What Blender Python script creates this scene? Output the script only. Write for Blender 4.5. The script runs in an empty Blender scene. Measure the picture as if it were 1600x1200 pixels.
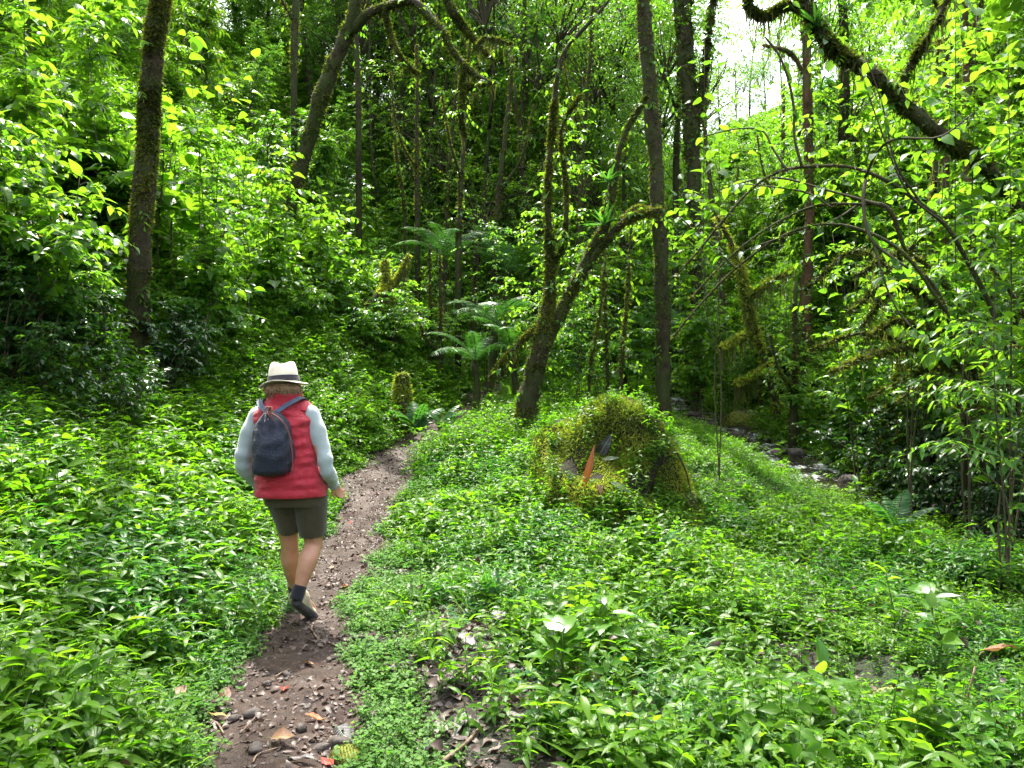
import bpy, bmesh, math, random
import numpy as np
from mathutils import Vector, Matrix, Quaternion, Euler

SC = bpy.context.scene
COL = SC.collection
rng = np.random.default_rng(11)
random.seed(11)
R = math.radians

# ------------------------------------------------------------------ camera
CAM_Z = 1.6
PITCH = 1.06
FPX = 1244.4          # focal length in pixels of the 1600 wide photograph
cam_d = bpy.data.cameras.new('camera')
cam_d.lens = 28.0
cam_d.sensor_width = 36.0
cam_d.clip_start = 0.05
cam_d.clip_end = 600.0
cam = bpy.data.objects.new('camera', cam_d)
COL.objects.link(cam)
cam.location = (0, 0, CAM_Z)
cam.rotation_euler = (R(90 - PITCH), 0, 0)
SC.camera = cam

# ------------------------------------------------------------------ daylight
SUN_EL, SUN_AZ = 63.0, -16.0        # high sun ahead of the camera, a little to the left
world = bpy.data.worlds.new('World')
SC.world = world
world.use_nodes = True
wn = world.node_tree
wn.nodes.clear()
sky = wn.nodes.new('ShaderNodeTexSky')
sky.sky_type = 'NISHITA'
sky.sun_disc = False
sky.sun_elevation = R(SUN_EL)
sky.sun_rotation = R(SUN_AZ)
sky.air_density = 1.0
sky.dust_density = 4.0
sky.ozone_density = 1.0
bg = wn.nodes.new('ShaderNodeBackground')
bg.inputs['Strength'].default_value = 0.15
wo = wn.nodes.new('ShaderNodeOutputWorld')
hsv = wn.nodes.new('ShaderNodeHueSaturation')      # thin bright cloud: the sky is white rather than blue
hsv.inputs['Saturation'].default_value = 0.32
wn.links.new(sky.outputs[0], hsv.inputs['Color'])
wn.links.new(hsv.outputs[0], bg.inputs['Color'])
wn.links.new(bg.outputs[0], wo.inputs['Surface'])
sun_d = bpy.data.lights.new('sun', 'SUN')
sun_d.energy = 2.5
sun_d.angle = R(0.6)
sun_d.color = (1.0, 0.94, 0.82)
sun = bpy.data.objects.new('sun', sun_d)
COL.objects.link(sun)
sun_dir = Vector((math.sin(R(SUN_AZ)) * math.cos(R(SUN_EL)), math.cos(R(SUN_AZ)) * math.cos(R(SUN_EL)), math.sin(R(SUN_EL))))
sun.rotation_euler = sun_dir.to_track_quat('Z', 'Y').to_euler()
sun.location = (-6, 10, 30)

SC.view_settings.view_transform = 'Standard'
SC.view_settings.look = 'None'
SC.view_settings.exposure = 2.7
SC.view_settings.gamma = 1.0
SC.view_settings.use_curve_mapping = False
SC.render.engine = 'CYCLES'
cy = SC.cycles
cy.max_bounces = 9
cy.diffuse_bounces = 4
cy.glossy_bounces = 3
cy.transmission_bounces = 7
cy.transparent_max_bounces = 8
cy.caustics_reflective = False
cy.caustics_refractive = False
cy.sample_clamp_indirect = 6.0
cy.use_adaptive_sampling = True
cy.adaptive_threshold = 0.012
cy.use_denoising = True
cy.denoiser = 'OPENIMAGEDENOISE'
cy.denoising_input_passes = 'RGB_ALBEDO_NORMAL'
cy.denoising_prefilter = 'NONE'

# ------------------------------------------------------------------ helpers
def tag(o, label=None, cat=None, group=None, kind=None):
    if label: o['label'] = label
    if cat: o['category'] = cat
    if group: o['group'] = group
    if kind: o['kind'] = kind
    return o

def norm(a):
    a = np.asarray(a, float)
    return a / np.maximum(np.linalg.norm(a, axis=-1, keepdims=True), 1e-9)

class Geo:
    """Collects vertices, quads and triangles; build() links them as one mesh object."""
    def __init__(s):
        s.v, s.q, s.t, s.tint, s.uv, s.qm, s.tm, s.n = [], [], [], [], [], [], [], 0
    def add(s, V, Q=None, T=None, tint=0.5, uv=None, mi=0):
        V = np.asarray(V, float).reshape(-1, 3)
        k = len(V)
        s.v.append(V)
        s.tint.append(np.broadcast_to(np.asarray(tint, float), (k,)).copy())
        s.uv.append(np.zeros((k, 2)) if uv is None else np.asarray(uv, float).reshape(-1, 2))
        if Q is not None and len(Q):
            Q = np.asarray(Q, np.int64).reshape(-1, 4); s.q.append(Q + s.n); s.qm.append(np.full(len(Q), mi))
        if T is not None and len(T):
            T = np.asarray(T, np.int64).reshape(-1, 3); s.t.append(T + s.n); s.tm.append(np.full(len(T), mi))
        s.n += k
        return s
    def mesh(s, name, mats, smooth=True):
        V = np.concatenate(s.v) if s.v else np.zeros((0, 3))
        Q = np.concatenate(s.q) if s.q else np.zeros((0, 4), np.int64)
        T = np.concatenate(s.t) if s.t else np.zeros((0, 3), np.int64)
        mi = np.concatenate((s.qm if s.qm else []) + (s.tm if s.tm else [])) if (s.qm or s.tm) else np.zeros(0)
        me = bpy.data.meshes.new(name)
        me.vertices.add(len(V)); me.vertices.foreach_set('co', V.ravel())
        loops = np.concatenate([Q.ravel(), T.ravel()])
        me.loops.add(len(loops)); me.loops.foreach_set('vertex_index', loops.astype(np.int32))
        npoly = len(Q) + len(T)
        me.polygons.add(npoly)
        ls = np.concatenate([np.arange(len(Q)) * 4, len(Q) * 4 + np.arange(len(T)) * 3])
        me.polygons.foreach_set('loop_start', ls.astype(np.int32))
        me.polygons.foreach_set('material_index', mi.astype(np.int32))
        me.polygons.foreach_set('use_smooth', np.full(npoly, smooth))
        a = me.attributes.new('tint', 'FLOAT', 'POINT')
        a.data.foreach_set('value', np.concatenate(s.tint).astype(np.float32))
        uvl = me.uv_layers.new(name='UVMap')
        uvl.data.foreach_set('uv', np.concatenate(s.uv)[loops].ravel().astype(np.float32))
        me.update(calc_edges=True)
        for m in (mats if isinstance(mats, (list, tuple)) else [mats]):
            me.materials.append(m)
        return me
    def build(s, name, mats, parent=None, smooth=True, loc=None):
        return link(name, s.mesh(name, mats, smooth), parent, loc)

def link(name, me, parent=None, loc=None):
    o = bpy.data.objects.new(name, me)
    COL.objects.link(o)
    if parent is not None: o.parent = parent
    if loc is not None: o.location = loc
    return o

def empty(name, loc=(0, 0, 0), rz=0.0, sc=1.0):
    o = bpy.data.objects.new(name, None)
    COL.objects.link(o)
    o.location = loc
    o.rotation_euler = (0, 0, rz)
    o.scale = (sc, sc, sc) if not hasattr(sc, '__len__') else sc
    o.empty_display_size = 0.2
    return o

def dup(root, loc, rz=0.0, sc=1.0, tilt=(0, 0)):
    c = root.copy(); COL.objects.link(c)
    c.location = loc; c.rotation_euler = (tilt[0], tilt[1], rz)
    c.scale = (sc, sc, sc) if not hasattr(sc, '__len__') else sc
    for ch in root.children:
        d = ch.copy(); COL.objects.link(d); d.parent = c
        for g in ch.children:
            e = g.copy(); COL.objects.link(e); e.parent = d
    return c

def hash3(p, s=0.0):
    return np.sin(p[..., 0] * 12.9898 + p[..., 1] * 78.233 + p[..., 2] * 37.719 + s) * 43758.5453 % 1.0

def snoise(p, seed=0):
    """smooth pseudo noise (sum of rotated sines), about -1..1"""
    p = np.asarray(p, float)
    r = np.random.default_rng(seed)
    out = np.zeros(p.shape[:-1])
    for i in range(6):
        d = norm(r.normal(size=3)); f = r.uniform(0.7, 1.6); ph = r.uniform(0, 6.28)
        d2 = norm(r.normal(size=3))
        out += np.sin(p @ d * f * 2 + ph + 1.3 * np.sin(p @ d2 * f * 1.7 + ph * 2))
    return out / 3.2

def catmull(P, n):
    P = np.asarray(P, float)
    if len(P) == 2:
        t = np.linspace(0, 1, n)[:, None]
        return P[0] * (1 - t) + P[1] * t
    X = np.vstack([2 * P[0] - P[1], P, 2 * P[-1] - P[-2]])
    u = np.linspace(0, len(P) - 1 - 1e-9, n)
    i = u.astype(int); f = (u - i)[:, None]
    a, b, c, d = X[i], X[i + 1], X[i + 2], X[i + 3]
    return 0.5 * (2 * b + (c - a) * f + (2 * a - 5 * b + 4 * c - d) * f ** 2 + (3 * b - a - 3 * c + d) * f ** 3)

def tube(geo, P, Rad, sides=8, rough=0.0, mi=0, tint=0.5, seed=0, cap=True):
    P = np.asarray(P, float); n = len(P)
    Rad = np.broadcast_to(np.asarray(Rad, float), (n,))
    T = norm(np.gradient(P, axis=0))
    ref = np.array([1.0, 0, 0]) if abs(T[0][0]) < 0.8 else np.array([0, 1.0, 0])
    A = np.zeros((n, 3)); a = norm(np.cross(T[0], ref))
    for i in range(n):
        a = norm(a - T[i] * np.dot(a, T[i])); A[i] = a
    B = np.cross(T, A)
    th = np.linspace(0, 2 * math.pi, sides, endpoint=False)
    V = A[:, None] * np.cos(th)[None, :, None] + B[:, None] * np.sin(th)[None, :, None]
    rr = Rad[:, None] * np.ones(sides)[None]
    if rough:
        q = P[:, None] + V * Rad[:, None, None]
        rr = rr * (1 + rough * snoise(q * 5.0 + seed, seed) + rough * 0.6 * snoise(q * 14.0, seed + 1))
    V = P[:, None] + V * rr[..., None]
    idx = np.arange(n * sides).reshape(n, sides)
    Q = np.stack([idx[:-1], np.roll(idx[:-1], -1, 1), np.roll(idx[1:], -1, 1), idx[1:]], -1).reshape(-1, 4)
    uv = np.stack(np.broadcast_arrays(th[None] / 6.283, np.arange(n)[:, None] / max(n - 1, 1)), -1)
    V = V.reshape(-1, 3); uv = uv.reshape(-1, 2); Tt = None
    if cap:
        c = len(V)
        V = np.vstack([V, P[0], P[-1]]); uv = np.vstack([uv, [[0, 0]], [[0, 1]]])
        k = np.arange(sides)
        Tt = np.vstack([np.stack([np.roll(k, -1), k, np.full(sides, c)], -1),
                        np.stack([idx[-1], np.roll(idx[-1], -1), np.full(sides, c + 1)], -1)])
    geo.add(V, Q, Tt, tint, uv, mi)

def tubes3(geo, P, Rad, mi=0, tint=0.5):
    """many thin three-sided twigs at once: P (S,K,3), Rad (S,K)"""
    P = np.asarray(P, float); S, K, _ = P.shape
    T = norm(P[:, -1] - P[:, 0])
    ref = np.where(np.abs(T[:, 2:3]) < 0.9, np.array([[0, 0, 1.0]]), np.array([[1.0, 0, 0]]))
    A = norm(np.cross(T, ref)); B = np.cross(T, A)
    th = np.array([0, 2.094, 4.189])
    ring = A[:, None] * np.cos(th)[None, :, None] + B[:, None] * np.sin(th)[None, :, None]
    V = P[:, :, None] + ring[:, None] * np.asarray(Rad)[:, :, None, None]
    idx = np.arange(S * K * 3).reshape(S, K, 3)
    Q = np.stack([idx[:, :-1], np.roll(idx[:, :-1], -1, 2), np.roll(idx[:, 1:], -1, 2), idx[:, 1:]], -1).reshape(-1, 4)
    geo.add(V.reshape(-1, 3), Q, None, tint, None, mi)

def leaf_tpl(kind='ovate', rows=2, curl=0.18, fold=0.35, wave=0.0):
    t = np.linspace(0, 1, rows + 2)[1:-1]
    if kind == 'ovate': w = np.sin(math.pi * t ** 0.72) * 0.27
    elif kind == 'lance': w = np.sin(math.pi * t ** 0.85) * 0.135
    elif kind == 'round': w = np.sin(math.pi * t ** 0.62) ** 0.7 * 0.40
    elif kind == 'heart': w = (np.sin(math.pi * t ** 0.5)) * 0.42
    elif kind == 'strap': w = (1 - t ** 3) * 0.05 + 0.012
    else: w = np.sin(math.pi * t) * 0.25
    V = [(0, 0, 0)]; uv = [(0, 0)]
    for ti, wi in zip(t, w):
        z = -curl * ti * ti
        wv = wave * math.sin(ti * 19)
        V += [(-wi, ti, z + fold * wi + wv * wi), (0, ti, z), (wi, ti, z + fold * wi - wv * wi)]
        uv += [(-1, ti), (0, ti), (1, ti)]
    V.append((0, 1, -curl)); uv.append((0, 1))
    T = [(0, 2, 1), (0, 3, 2)]; Q = []
    for i in range(rows - 1):
        a = 1 + 3 * i
        Q += [(a, a + 1, a + 4, a + 3), (a + 1, a + 2, a + 5, a + 4)]
    a = 1 + 3 * (rows - 1); e = len(V) - 1
    T += [(a, a + 1, e), (a + 1, a + 2, e)]
    return np.array(V, float), np.array(Q, np.int64).reshape(-1, 4), np.array(T, np.int64), np.array(uv, float)

def leaf_cloud(geo, tpl, pos, yd, nr, size, tint, mi=0, wsc=1.0):
    V, Q, T, uv = tpl
    pos = np.asarray(pos, float); n = len(pos); k = len(V)
    if n == 0: return
    Y = norm(yd); X = norm(np.cross(Y, nr)); Z = np.cross(X, Y)
    size = np.broadcast_to(np.asarray(size, float), (n,))[:, None, None]
    W = pos[:, None] + size * (V[None, :, 0:1] * wsc * X[:, None] + V[None, :, 1:2] * Y[:, None] + V[None, :, 2:3] * Z[:, None])
    off = (np.arange(n) * k)[:, None, None]
    Qa = (Q[None] + off).reshape(-1, 4) if len(Q) else None
    Ta = (T[None] + off).reshape(-1, 3)
    tt = np.repeat(np.broadcast_to(np.asarray(tint, float), (n,)), k)
    geo.add(W.reshape(-1, 3), Qa, Ta, tt, np.tile(uv, (n, 1)), mi)

UP = np.array([0, 0, 1.0])
def sprays(geo, O, D, L, n, tpl, leafsize, droop=0.35, twig_r=0.004, leaf_mi=0, twig_mi=1, tilt=0.35, r=None, tint=None, spread=0.9, twigs=True, hang=0.25):
    """S leafy twigs: alternate leaves held flat along a drooping twig"""
    r = r or rng
    O = np.asarray(O, float); S = len(O); D = norm(D); L = np.broadcast_to(np.asarray(L, float), (S,))
    def at(t):
        return O[:, None] + D[:, None] * (L[:, None] * t)[..., None] - UP * (droop * L[:, None] * t ** 2)[..., None]
    if twigs:
        tk = np.tile(np.array([0, 0.35, 0.7, 1.0]), (S, 1))
        tubes3(geo, at(tk), np.maximum(twig_r * (1.15 - tk), 0.0012), twig_mi)
    t = np.tile((np.arange(n) + 0.6) / n, (S, 1)) + r.uniform(-0.3, 0.3, (S, n)) / n
    P = at(t)
    tang = norm(D[:, None] - UP * (2 * droop * t)[..., None])
    lat = norm(np.cross(tang, UP + 0.0 * tang) + 1e-4)
    side = np.where(np.arange(n) % 2 == 0, 1.0, -1.0)[None, :, None]
    last = (np.arange(n) == n - 1)[None, :, None]
    yd = np.where(last, tang, tang * 0.55 + lat * side * spread) + r.normal(0, 0.22, P.shape) - UP * hang
    nr = UP + r.normal(0, tilt, P.shape)
    sz = leafsize * r.uniform(0.6, 1.25, (S, n)) * (1.0 - 0.25 * np.abs(t - 0.5))
    tn = np.clip(r.normal(0.45, 0.2, (S, n)) + (t - 0.5) * 0.3, 0, 1) if tint is None else np.clip(r.normal(tint, 0.17, (S, n)), 0, 1)
    leaf_cloud(geo, tpl, P.reshape(-1, 3), yd.reshape(-1, 3), nr.reshape(-1, 3), sz.ravel(), tn.ravel(), leaf_mi)
# ------------------------------------------------------------------ materials
def new_mat(name):
    m = bpy.data.materials.new(name); m.use_nodes = True
    nt = m.node_tree; nt.nodes.clear()
    out = nt.nodes.new('ShaderNodeOutputMaterial')
    return m, nt, out

def N(nt, typ, **kw):
    n = nt.nodes.new(typ)
    for k, v in kw.items():
        if k in n.inputs: n.inputs[k].default_value = v
        else: setattr(n, k, v)
    return n

def math_(nt, op, a, b=None, c=None):
    n = nt.nodes.new('ShaderNodeMath'); n.operation = op
    for i, x in enumerate((a, b, c)):
        if x is None: continue
        if isinstance(x, (int, float)): n.inputs[i].default_value = x
        else: nt.links.new(x, n.inputs[i])
    return n.outputs[0]

def ramp(nt, fac, stops):
    n = nt.nodes.new('ShaderNodeValToRGB')
    e = n.color_ramp.elements
    while len(e) < len(stops): e.new(0.5)
    for i, (p, c) in enumerate(stops):
        e[i].position = p; e[i].color = (*c, 1) if len(c) == 3 else c
    nt.links.new(fac, n.inputs[0])
    return n.outputs[0]

def mixc(nt, fac, a, b, mode='MIX'):
    n = nt.nodes.new('ShaderNodeMix'); n.data_type = 'RGBA'; n.blend_type = mode
    for i, x in ((0, fac), (6, a), (7, b)):
        if isinstance(x, (int, float)): n.inputs[i].default_value = x
        elif isinstance(x, tuple): n.inputs[i].default_value = (*x, 1)
        else: nt.links.new(x, n.inputs[i])
    return n.outputs[2]

def leaf_mat(name, refl, trans, tf=0.45, rough=0.36, spec=0.5, veins=True, old=None, bumpy=0.15):
    """leaf: three reflect colours, three transmit colours over the leaf's own tint"""
    m, nt, out = new_mat(name)
    at = N(nt, 'ShaderNodeAttribute', attribute_name='tint')
    oi = N(nt, 'ShaderNodeObjectInfo')
    v = math_(nt, 'ADD', math_(nt, 'MULTIPLY', at.outputs['Fac'], 0.72), math_(nt, 'MULTIPLY', oi.outputs['Random'], 0.30))
    c1 = ramp(nt, v, list(zip((0.08, 0.5, 0.95), refl)))
    c2 = ramp(nt, v, list(zip((0.08, 0.5, 0.95), trans)))
    if old:
        o = math_(nt, 'GREATER_THAN', v, old[0])
        c1 = mixc(nt, o, c1, old[1]); c2 = mixc(nt, o, c2, old[2])
    pr = N(nt, 'ShaderNodeBsdfPrincipled', Roughness=rough)
    pr.inputs['Specular IOR Level'].default_value = spec
    if veins:
        uv = N(nt, 'ShaderNodeUVMap', uv_map='UVMap')
        sx = N(nt, 'ShaderNodeSeparateXYZ'); nt.links.new(uv.outputs[0], sx.inputs[0])
        au = math_(nt, 'ABSOLUTE', sx.outputs[0])
        mid = math_(nt, 'LESS_THAN', au, 0.09)
        c1 = mixc(nt, math_(nt, 'MULTIPLY', mid, 0.35), c1, (0.16, 0.26, 0.06))
        c2 = mixc(nt, math_(nt, 'MULTIPLY', mid, 0.3), c2, (0.12, 0.2, 0.03))
        ph = math_(nt, 'SUBTRACT', math_(nt, 'MULTIPLY', sx.outputs[1], 52.0), math_(nt, 'MULTIPLY', au, 13.0))
        sv = math_(nt, 'POWER', math_(nt, 'ABSOLUTE', math_(nt, 'SINE', ph)), 0.5)
        bm = N(nt, 'ShaderNodeBump', Strength=bumpy, Distance=0.004)
        nt.links.new(sv, bm.inputs['Height'])
        nt.links.new(bm.outputs[0], pr.inputs['Normal'])
        c2 = mixc(nt, math_(nt, 'MULTIPLY', math_(nt, 'LESS_THAN', sv, 0.42), 0.22), c2, (0.10, 0.17, 0.02))
    nt.links.new(c1, pr.inputs['Base Color'])
    tr = N(nt, 'ShaderNodeBsdfTranslucent'); nt.links.new(c2, tr.inputs['Color'])
    mx = N(nt, 'ShaderNodeMixShader'); mx.inputs[0].default_value = tf
    nt.links.new(pr.outputs[0], mx.inputs[1]); nt.links.new(tr.outputs[0], mx.inputs[2])
    nt.links.new(mx.outputs[0], out.inputs['Surface'])
    return m

def surf_mat(name, cols, scale=6.0, rough=0.85, bump=0.4, detail=8.0, dist=0.02, spec=0.3, second=None, stops=None, rough2=None):
    """noise-coloured rough surface; second = (scale, lo, hi, colour) lays patches of another colour on it"""
    m, nt, out = new_mat(name)
    tc = N(nt, 'ShaderNodeNewGeometry')
    no = N(nt, 'ShaderNodeTexNoise', Scale=scale, Detail=detail, Roughness=0.62)
    nt.links.new(tc.outputs['Position'], no.inputs['Vector'])
    st = stops or np.linspace(0.3, 0.72, len(cols))
    c = ramp(nt, no.outputs['Fac'], list(zip(st, cols)))
    pr = N(nt, 'ShaderNodeBsdfPrincipled', Roughness=rough)
    pr.inputs['Specular IOR Level'].default_value = spec
    for sec in (second or []):
        n2 = N(nt, 'ShaderNodeTexNoise', Scale=sec[0], Detail=5.0, Roughness=0.6)
        nt.links.new(tc.outputs['Position'], n2.inputs['Vector'])
        f = N(nt, 'ShaderNodeMapRange'); f.inputs['From Min'].default_value = sec[1]; f.inputs['From Max'].default_value = sec[2]
        nt.links.new(n2.outputs['Fac'], f.inputs['Value'])
        c = mixc(nt, f.outputs[0], c, sec[3])
    nt.links.new(c, pr.inputs['Base Color'])
    if rough2:
        n3 = N(nt, 'ShaderNodeTexNoise', Scale=scale * 0.35, Detail=4.0)
        nt.links.new(tc.outputs['Position'], n3.inputs['Vector'])
        f = N(nt, 'ShaderNodeMapRange'); f.inputs['From Min'].default_value = 0.38; f.inputs['From Max'].default_value = 0.62
        f.inputs['To Min'].default_value = rough2[0]; f.inputs['To Max'].default_value = rough2[1]
        nt.links.new(n3.outputs['Fac'], f.inputs['Value']); nt.links.new(f.outputs[0], pr.inputs['Roughness'])
    nb = N(nt, 'ShaderNodeTexNoise', Scale=scale * 2.2, Detail=8.0, Roughness=0.7)
    nt.links.new(tc.outputs['Position'], nb.inputs['Vector'])
    bm = N(nt, 'ShaderNodeBump', Strength=bump, Distance=dist)
    nt.links.new(nb.outputs['Fac'], bm.inputs['Height']); nt.links.new(bm.outputs[0], pr.inputs['Normal'])
    nt.links.new(pr.outputs[0], out.inputs['Surface'])
    return m

def thin_mat(name, cols, trans, tf=0.4, rough=0.7, spec=0.2):
    """moss, hanging moss, dead leaves: tint picks the colour, some light comes through"""
    m, nt, out = new_mat(name)
    at = N(nt, 'ShaderNodeAttribute', attribute_name='tint')
    oi = N(nt, 'ShaderNodeObjectInfo')
    v = math_(nt, 'ADD', math_(nt, 'MULTIPLY', at.outputs['Fac'], 0.8), math_(nt, 'MULTIPLY', oi.outputs['Random'], 0.2))
    c = ramp(nt, v, list(zip(np.linspace(0.05, 0.95, len(cols)), cols)))
    c2 = mixc(nt, 1.0, c, trans, 'MULTIPLY')
    pr = N(nt, 'ShaderNodeBsdfPrincipled', Roughness=rough); pr.inputs['Specular IOR Level'].default_value = spec
    nt.links.new(c, pr.inputs['Base Color'])
    tr = N(nt, 'ShaderNodeBsdfTranslucent'); nt.links.new(c2, tr.inputs['Color'])
    mx = N(nt, 'ShaderNodeMixShader'); mx.inputs[0].default_value = tf
    nt.links.new(pr.outputs[0], mx.inputs[1]); nt.links.new(tr.outputs[0], mx.inputs[2])
    nt.links.new(mx.outputs[0], out.inputs['Surface'])
    return m

M = {}
# fresh, sunny understorey leaves
M['leaf_fresh'] = leaf_mat('leaf_fresh', [(0.018, 0.062, 0.012), (0.038, 0.115, 0.016), (0.085, 0.17, 0.022)],
                           [(0.07, 0.25, 0.01), (0.21, 0.46, 0.015), (0.28, 0.53, 0.02)], tf=0.5, rough=0.3, spec=0.25, old=(1.0, (0.2, 0.15, 0.02), (0.55, 0.42, 0.04)))
M['leaf_herb'] = leaf_mat('leaf_herb', [(0.022, 0.065, 0.006), (0.05, 0.125, 0.008), (0.11, 0.19, 0.012)],
                          [(0.06, 0.23, 0.004), (0.15, 0.40, 0.007), (0.28, 0.53, 0.012)], tf=0.5, rough=0.3, spec=0.16)
M['leaf_cool'] = leaf_mat('leaf_cool', [(0.016, 0.055, 0.012), (0.03, 0.098, 0.017), (0.055, 0.145, 0.02)],
                          [(0.03, 0.18, 0.008), (0.08, 0.32, 0.012), (0.18, 0.44, 0.016)], tf=0.45, rough=0.3, spec=0.2)
M['leaf_deep'] = leaf_mat('leaf_deep', [(0.022, 0.07, 0.018), (0.04, 0.115, 0.026), (0.08, 0.155, 0.03)],
                          [(0.07, 0.26, 0.02), (0.18, 0.45, 0.025), (0.36, 0.58, 0.035)], tf=0.47, rough=0.3, spec=0.22, veins=False)
M['leaf_big'] = leaf_mat('leaf_big', [(0.018, 0.062, 0.012), (0.04, 0.115, 0.016), (0.085, 0.17, 0.022)],
                         [(0.08, 0.26, 0.01), (0.22, 0.47, 0.015), (0.28, 0.53, 0.02)], tf=0.5, rough=0.3, spec=0.25, bumpy=0.35, old=(1.0, (0.2, 0.15, 0.02), (0.6, 0.45, 0.04)))
M['leaf_fern'] = leaf_mat('leaf_fern', [(0.014, 0.05, 0.018), (0.026, 0.085, 0.026), (0.045, 0.12, 0.032)],
                          [(0.04, 0.17, 0.02), (0.08, 0.26, 0.02), (0.16, 0.38, 0.03)], tf=0.42, rough=0.35, spec=.3, veins=False)
M['leaf_dark'] = leaf_mat('leaf_dark', [(0.009, 0.03, 0.011), (0.017, 0.052, 0.016), (0.035, 0.085, 0.02)], [(0.02, 0.09, 0.01), (0.05, 0.17, 0.012), (0.14, 0.32, 0.02)], tf=0.35, rough=0.3, spec=.4, veins=False)  # darker copy of leaf_deep: shade of the banks painted into the leaf colour
M['leaf_gloss'] = leaf_mat('leaf_gloss', [(0.03, 0.09, 0.012), (0.05, 0.13, 0.015), (0.09, 0.18, 0.02)], [(0.1, 0.3, 0.01), (0.2, 0.46, 0.015), (0.28, 0.53, 0.02)], tf=0.4, rough=0.22, spec=1.0, bumpy=0.1)
M['leaf_tiny'] = leaf_mat('leaf_tiny', [(0.03, 0.085, 0.014), (0.06, 0.14, 0.022), (0.1, 0.2, 0.03)],
                          [(0.05, 0.2, 0.03), (0.12, 0.34, 0.04), (0.22, 0.46, 0.05)], tf=0.38, rough=0.6, spec=0.2, veins=False)
M['moss'] = thin_mat('moss', [(0.02, 0.032, 0.006), (0.06, 0.08, 0.012), (0.14, 0.155, 0.028)], (1.6, 1.7, 0.8), tf=0.45)
M['moss_bright'] = thin_mat('moss_bright', [(0.05, 0.085, 0.01), (0.21, 0.26, 0.03), (0.44, 0.45, 0.07)], (1.3, 1.4, 0.7), tf=0.45)
M['hanging_moss'] = thin_mat('hanging_moss', [(0.03, 0.04, 0.012), (0.075, 0.085, 0.025), (0.16, 0.165, 0.06)], (1.8, 1.8, 0.9), tf=0.5)
M['bark'] = surf_mat('bark', [(0.011, 0.0085, 0.004), (0.03, 0.023, 0.011), (0.06, 0.048, 0.025)], scale=9, bump=0.9, dist=0.03,
                     second=[(3.0, 0.42, 0.56, (0.032, 0.042, 0.009)), (14.0, 0.64, 0.72, (0.09, 0.09, 0.06))])
M['bark_pale'] = surf_mat('bark_pale', [(0.03, 0.025, 0.018), (0.07, 0.06, 0.04), (0.13, 0.115, 0.08)], scale=11, bump=0.6, dist=0.02,
                          second=[(3.0, 0.5, 0.62, (0.08, 0.09, 0.025))])
M['bark_red'] = surf_mat('bark_red', [(0.03, 0.016, 0.008), (0.07, 0.038, 0.016), (0.12, 0.075, 0.035)], scale=9, bump=0.7, dist=0.02,
                         second=[(3.0, 0.5, 0.62, (0.05, 0.06, 0.015))])
M['twig'] = surf_mat('twig', [(0.03, 0.026, 0.014), (0.07, 0.06, 0.03)], scale=20, bump=0.2)
M['stem_green'] = surf_mat('stem_green', [(0.04, 0.07, 0.015), (0.08, 0.12, 0.03)], scale=20, bump=0.1, rough=0.5)
M['soil'] = surf_mat('soil', [(0.006, 0.0045, 0.0036), (0.015, 0.011, 0.008), (0.032, 0.025, 0.018)], scale=5, bump=0.8, dist=0.05,
                     second=[(1.1, 0.5, 0.6, (0.01, 0.016, 0.004))])
M['path'] = surf_mat('path', [(0.010, 0.005, 0.0032), (0.026, 0.0145, 0.01), (0.052, 0.034, 0.026)], scale=14, bump=0.8, dist=0.025, spec=0.22, rough=0.7,
                     second=[(2.2, 0.52, 0.66, (0.06, 0.042, 0.035))], rough2=(0.5, 0.9))
M['rock'] = surf_mat('rock', [(0.10, 0.10, 0.095), (0.2, 0.195, 0.185), (0.32, 0.31, 0.29)], scale=7, bump=0.5, spec=0.4, rough=0.7)
M['rock_moss'] = surf_mat('rock_moss', [(0.07, 0.085, 0.015), (0.13, 0.15, 0.025), (0.2, 0.2, 0.035)], scale=9, bump=0.8, rough=0.95, second=[(2.0, 0.58, 0.63, (0.12, 0.115, 0.1))])
M['boulder'] = surf_mat('boulder', [(0.006, 0.005, 0.003), (0.014, 0.013, 0.006), (0.03, 0.029, 0.012)], scale=6, bump=0.9, rough=0.95, dist=0.04,
                        second=[(3.3, 0.56, 0.62, (0.016, 0.012, 0.008))])
M['stone'] = surf_mat('stone', [(0.022, 0.017, 0.014), (0.045, 0.036, 0.031), (0.085, 0.072, 0.065)], scale=25, bump=0.4, rough=0.65, spec=0.25)
M['stick'] = surf_mat('stick', [(0.05, 0.034, 0.022), (0.13, 0.09, 0.06), (0.24, 0.18, 0.12)], scale=18, bump=0.5)
M['litter'] = thin_mat('litter', [(0.015, 0.009, 0.006), (0.042, 0.025, 0.018), (0.07, 0.05, 0.042), (0.105, 0.088, 0.08)], (1.0, 0.8, 0.6), tf=0.12, rough=0.5, spec=0.25)
for nm, c, t in (('dead_red', (0.32, 0.02, 0.012), (1.6, 0.6, 0.3)), ('dead_orange', (0.24, 0.075, 0.022), (1.0, 0.8, 0.6)),
                 ('dead_brown', (0.1, 0.04, 0.018), (1.4, 1.0, 0.6)), ('dead_tan', (0.19, 0.105, 0.055), (1.2, 1, .7)),
                 ('dead_grey', (0.13, 0.12, 0.12), (0.8, 0.8, 0.8)), ('dead_black', (0.012, 0.011, 0.012), (0.5, 0.5, 0.5)),
                 ('dead_yellow', (0.25, 0.17, 0.02), (1.3, 1.2, 0.8)), ('dead_pale', (0.17, 0.2, 0.13), (1, 1, .8))):
    M[nm] = leaf_mat(nm, [tuple(x * 0.75 for x in c), c, tuple(min(1, x * 1.2) for x in c)],
                     [tuple(min(1, a * b) for a, b in zip(c, t))] * 3, tf=0.25, rough=0.45, bumpy=0.5)

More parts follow.
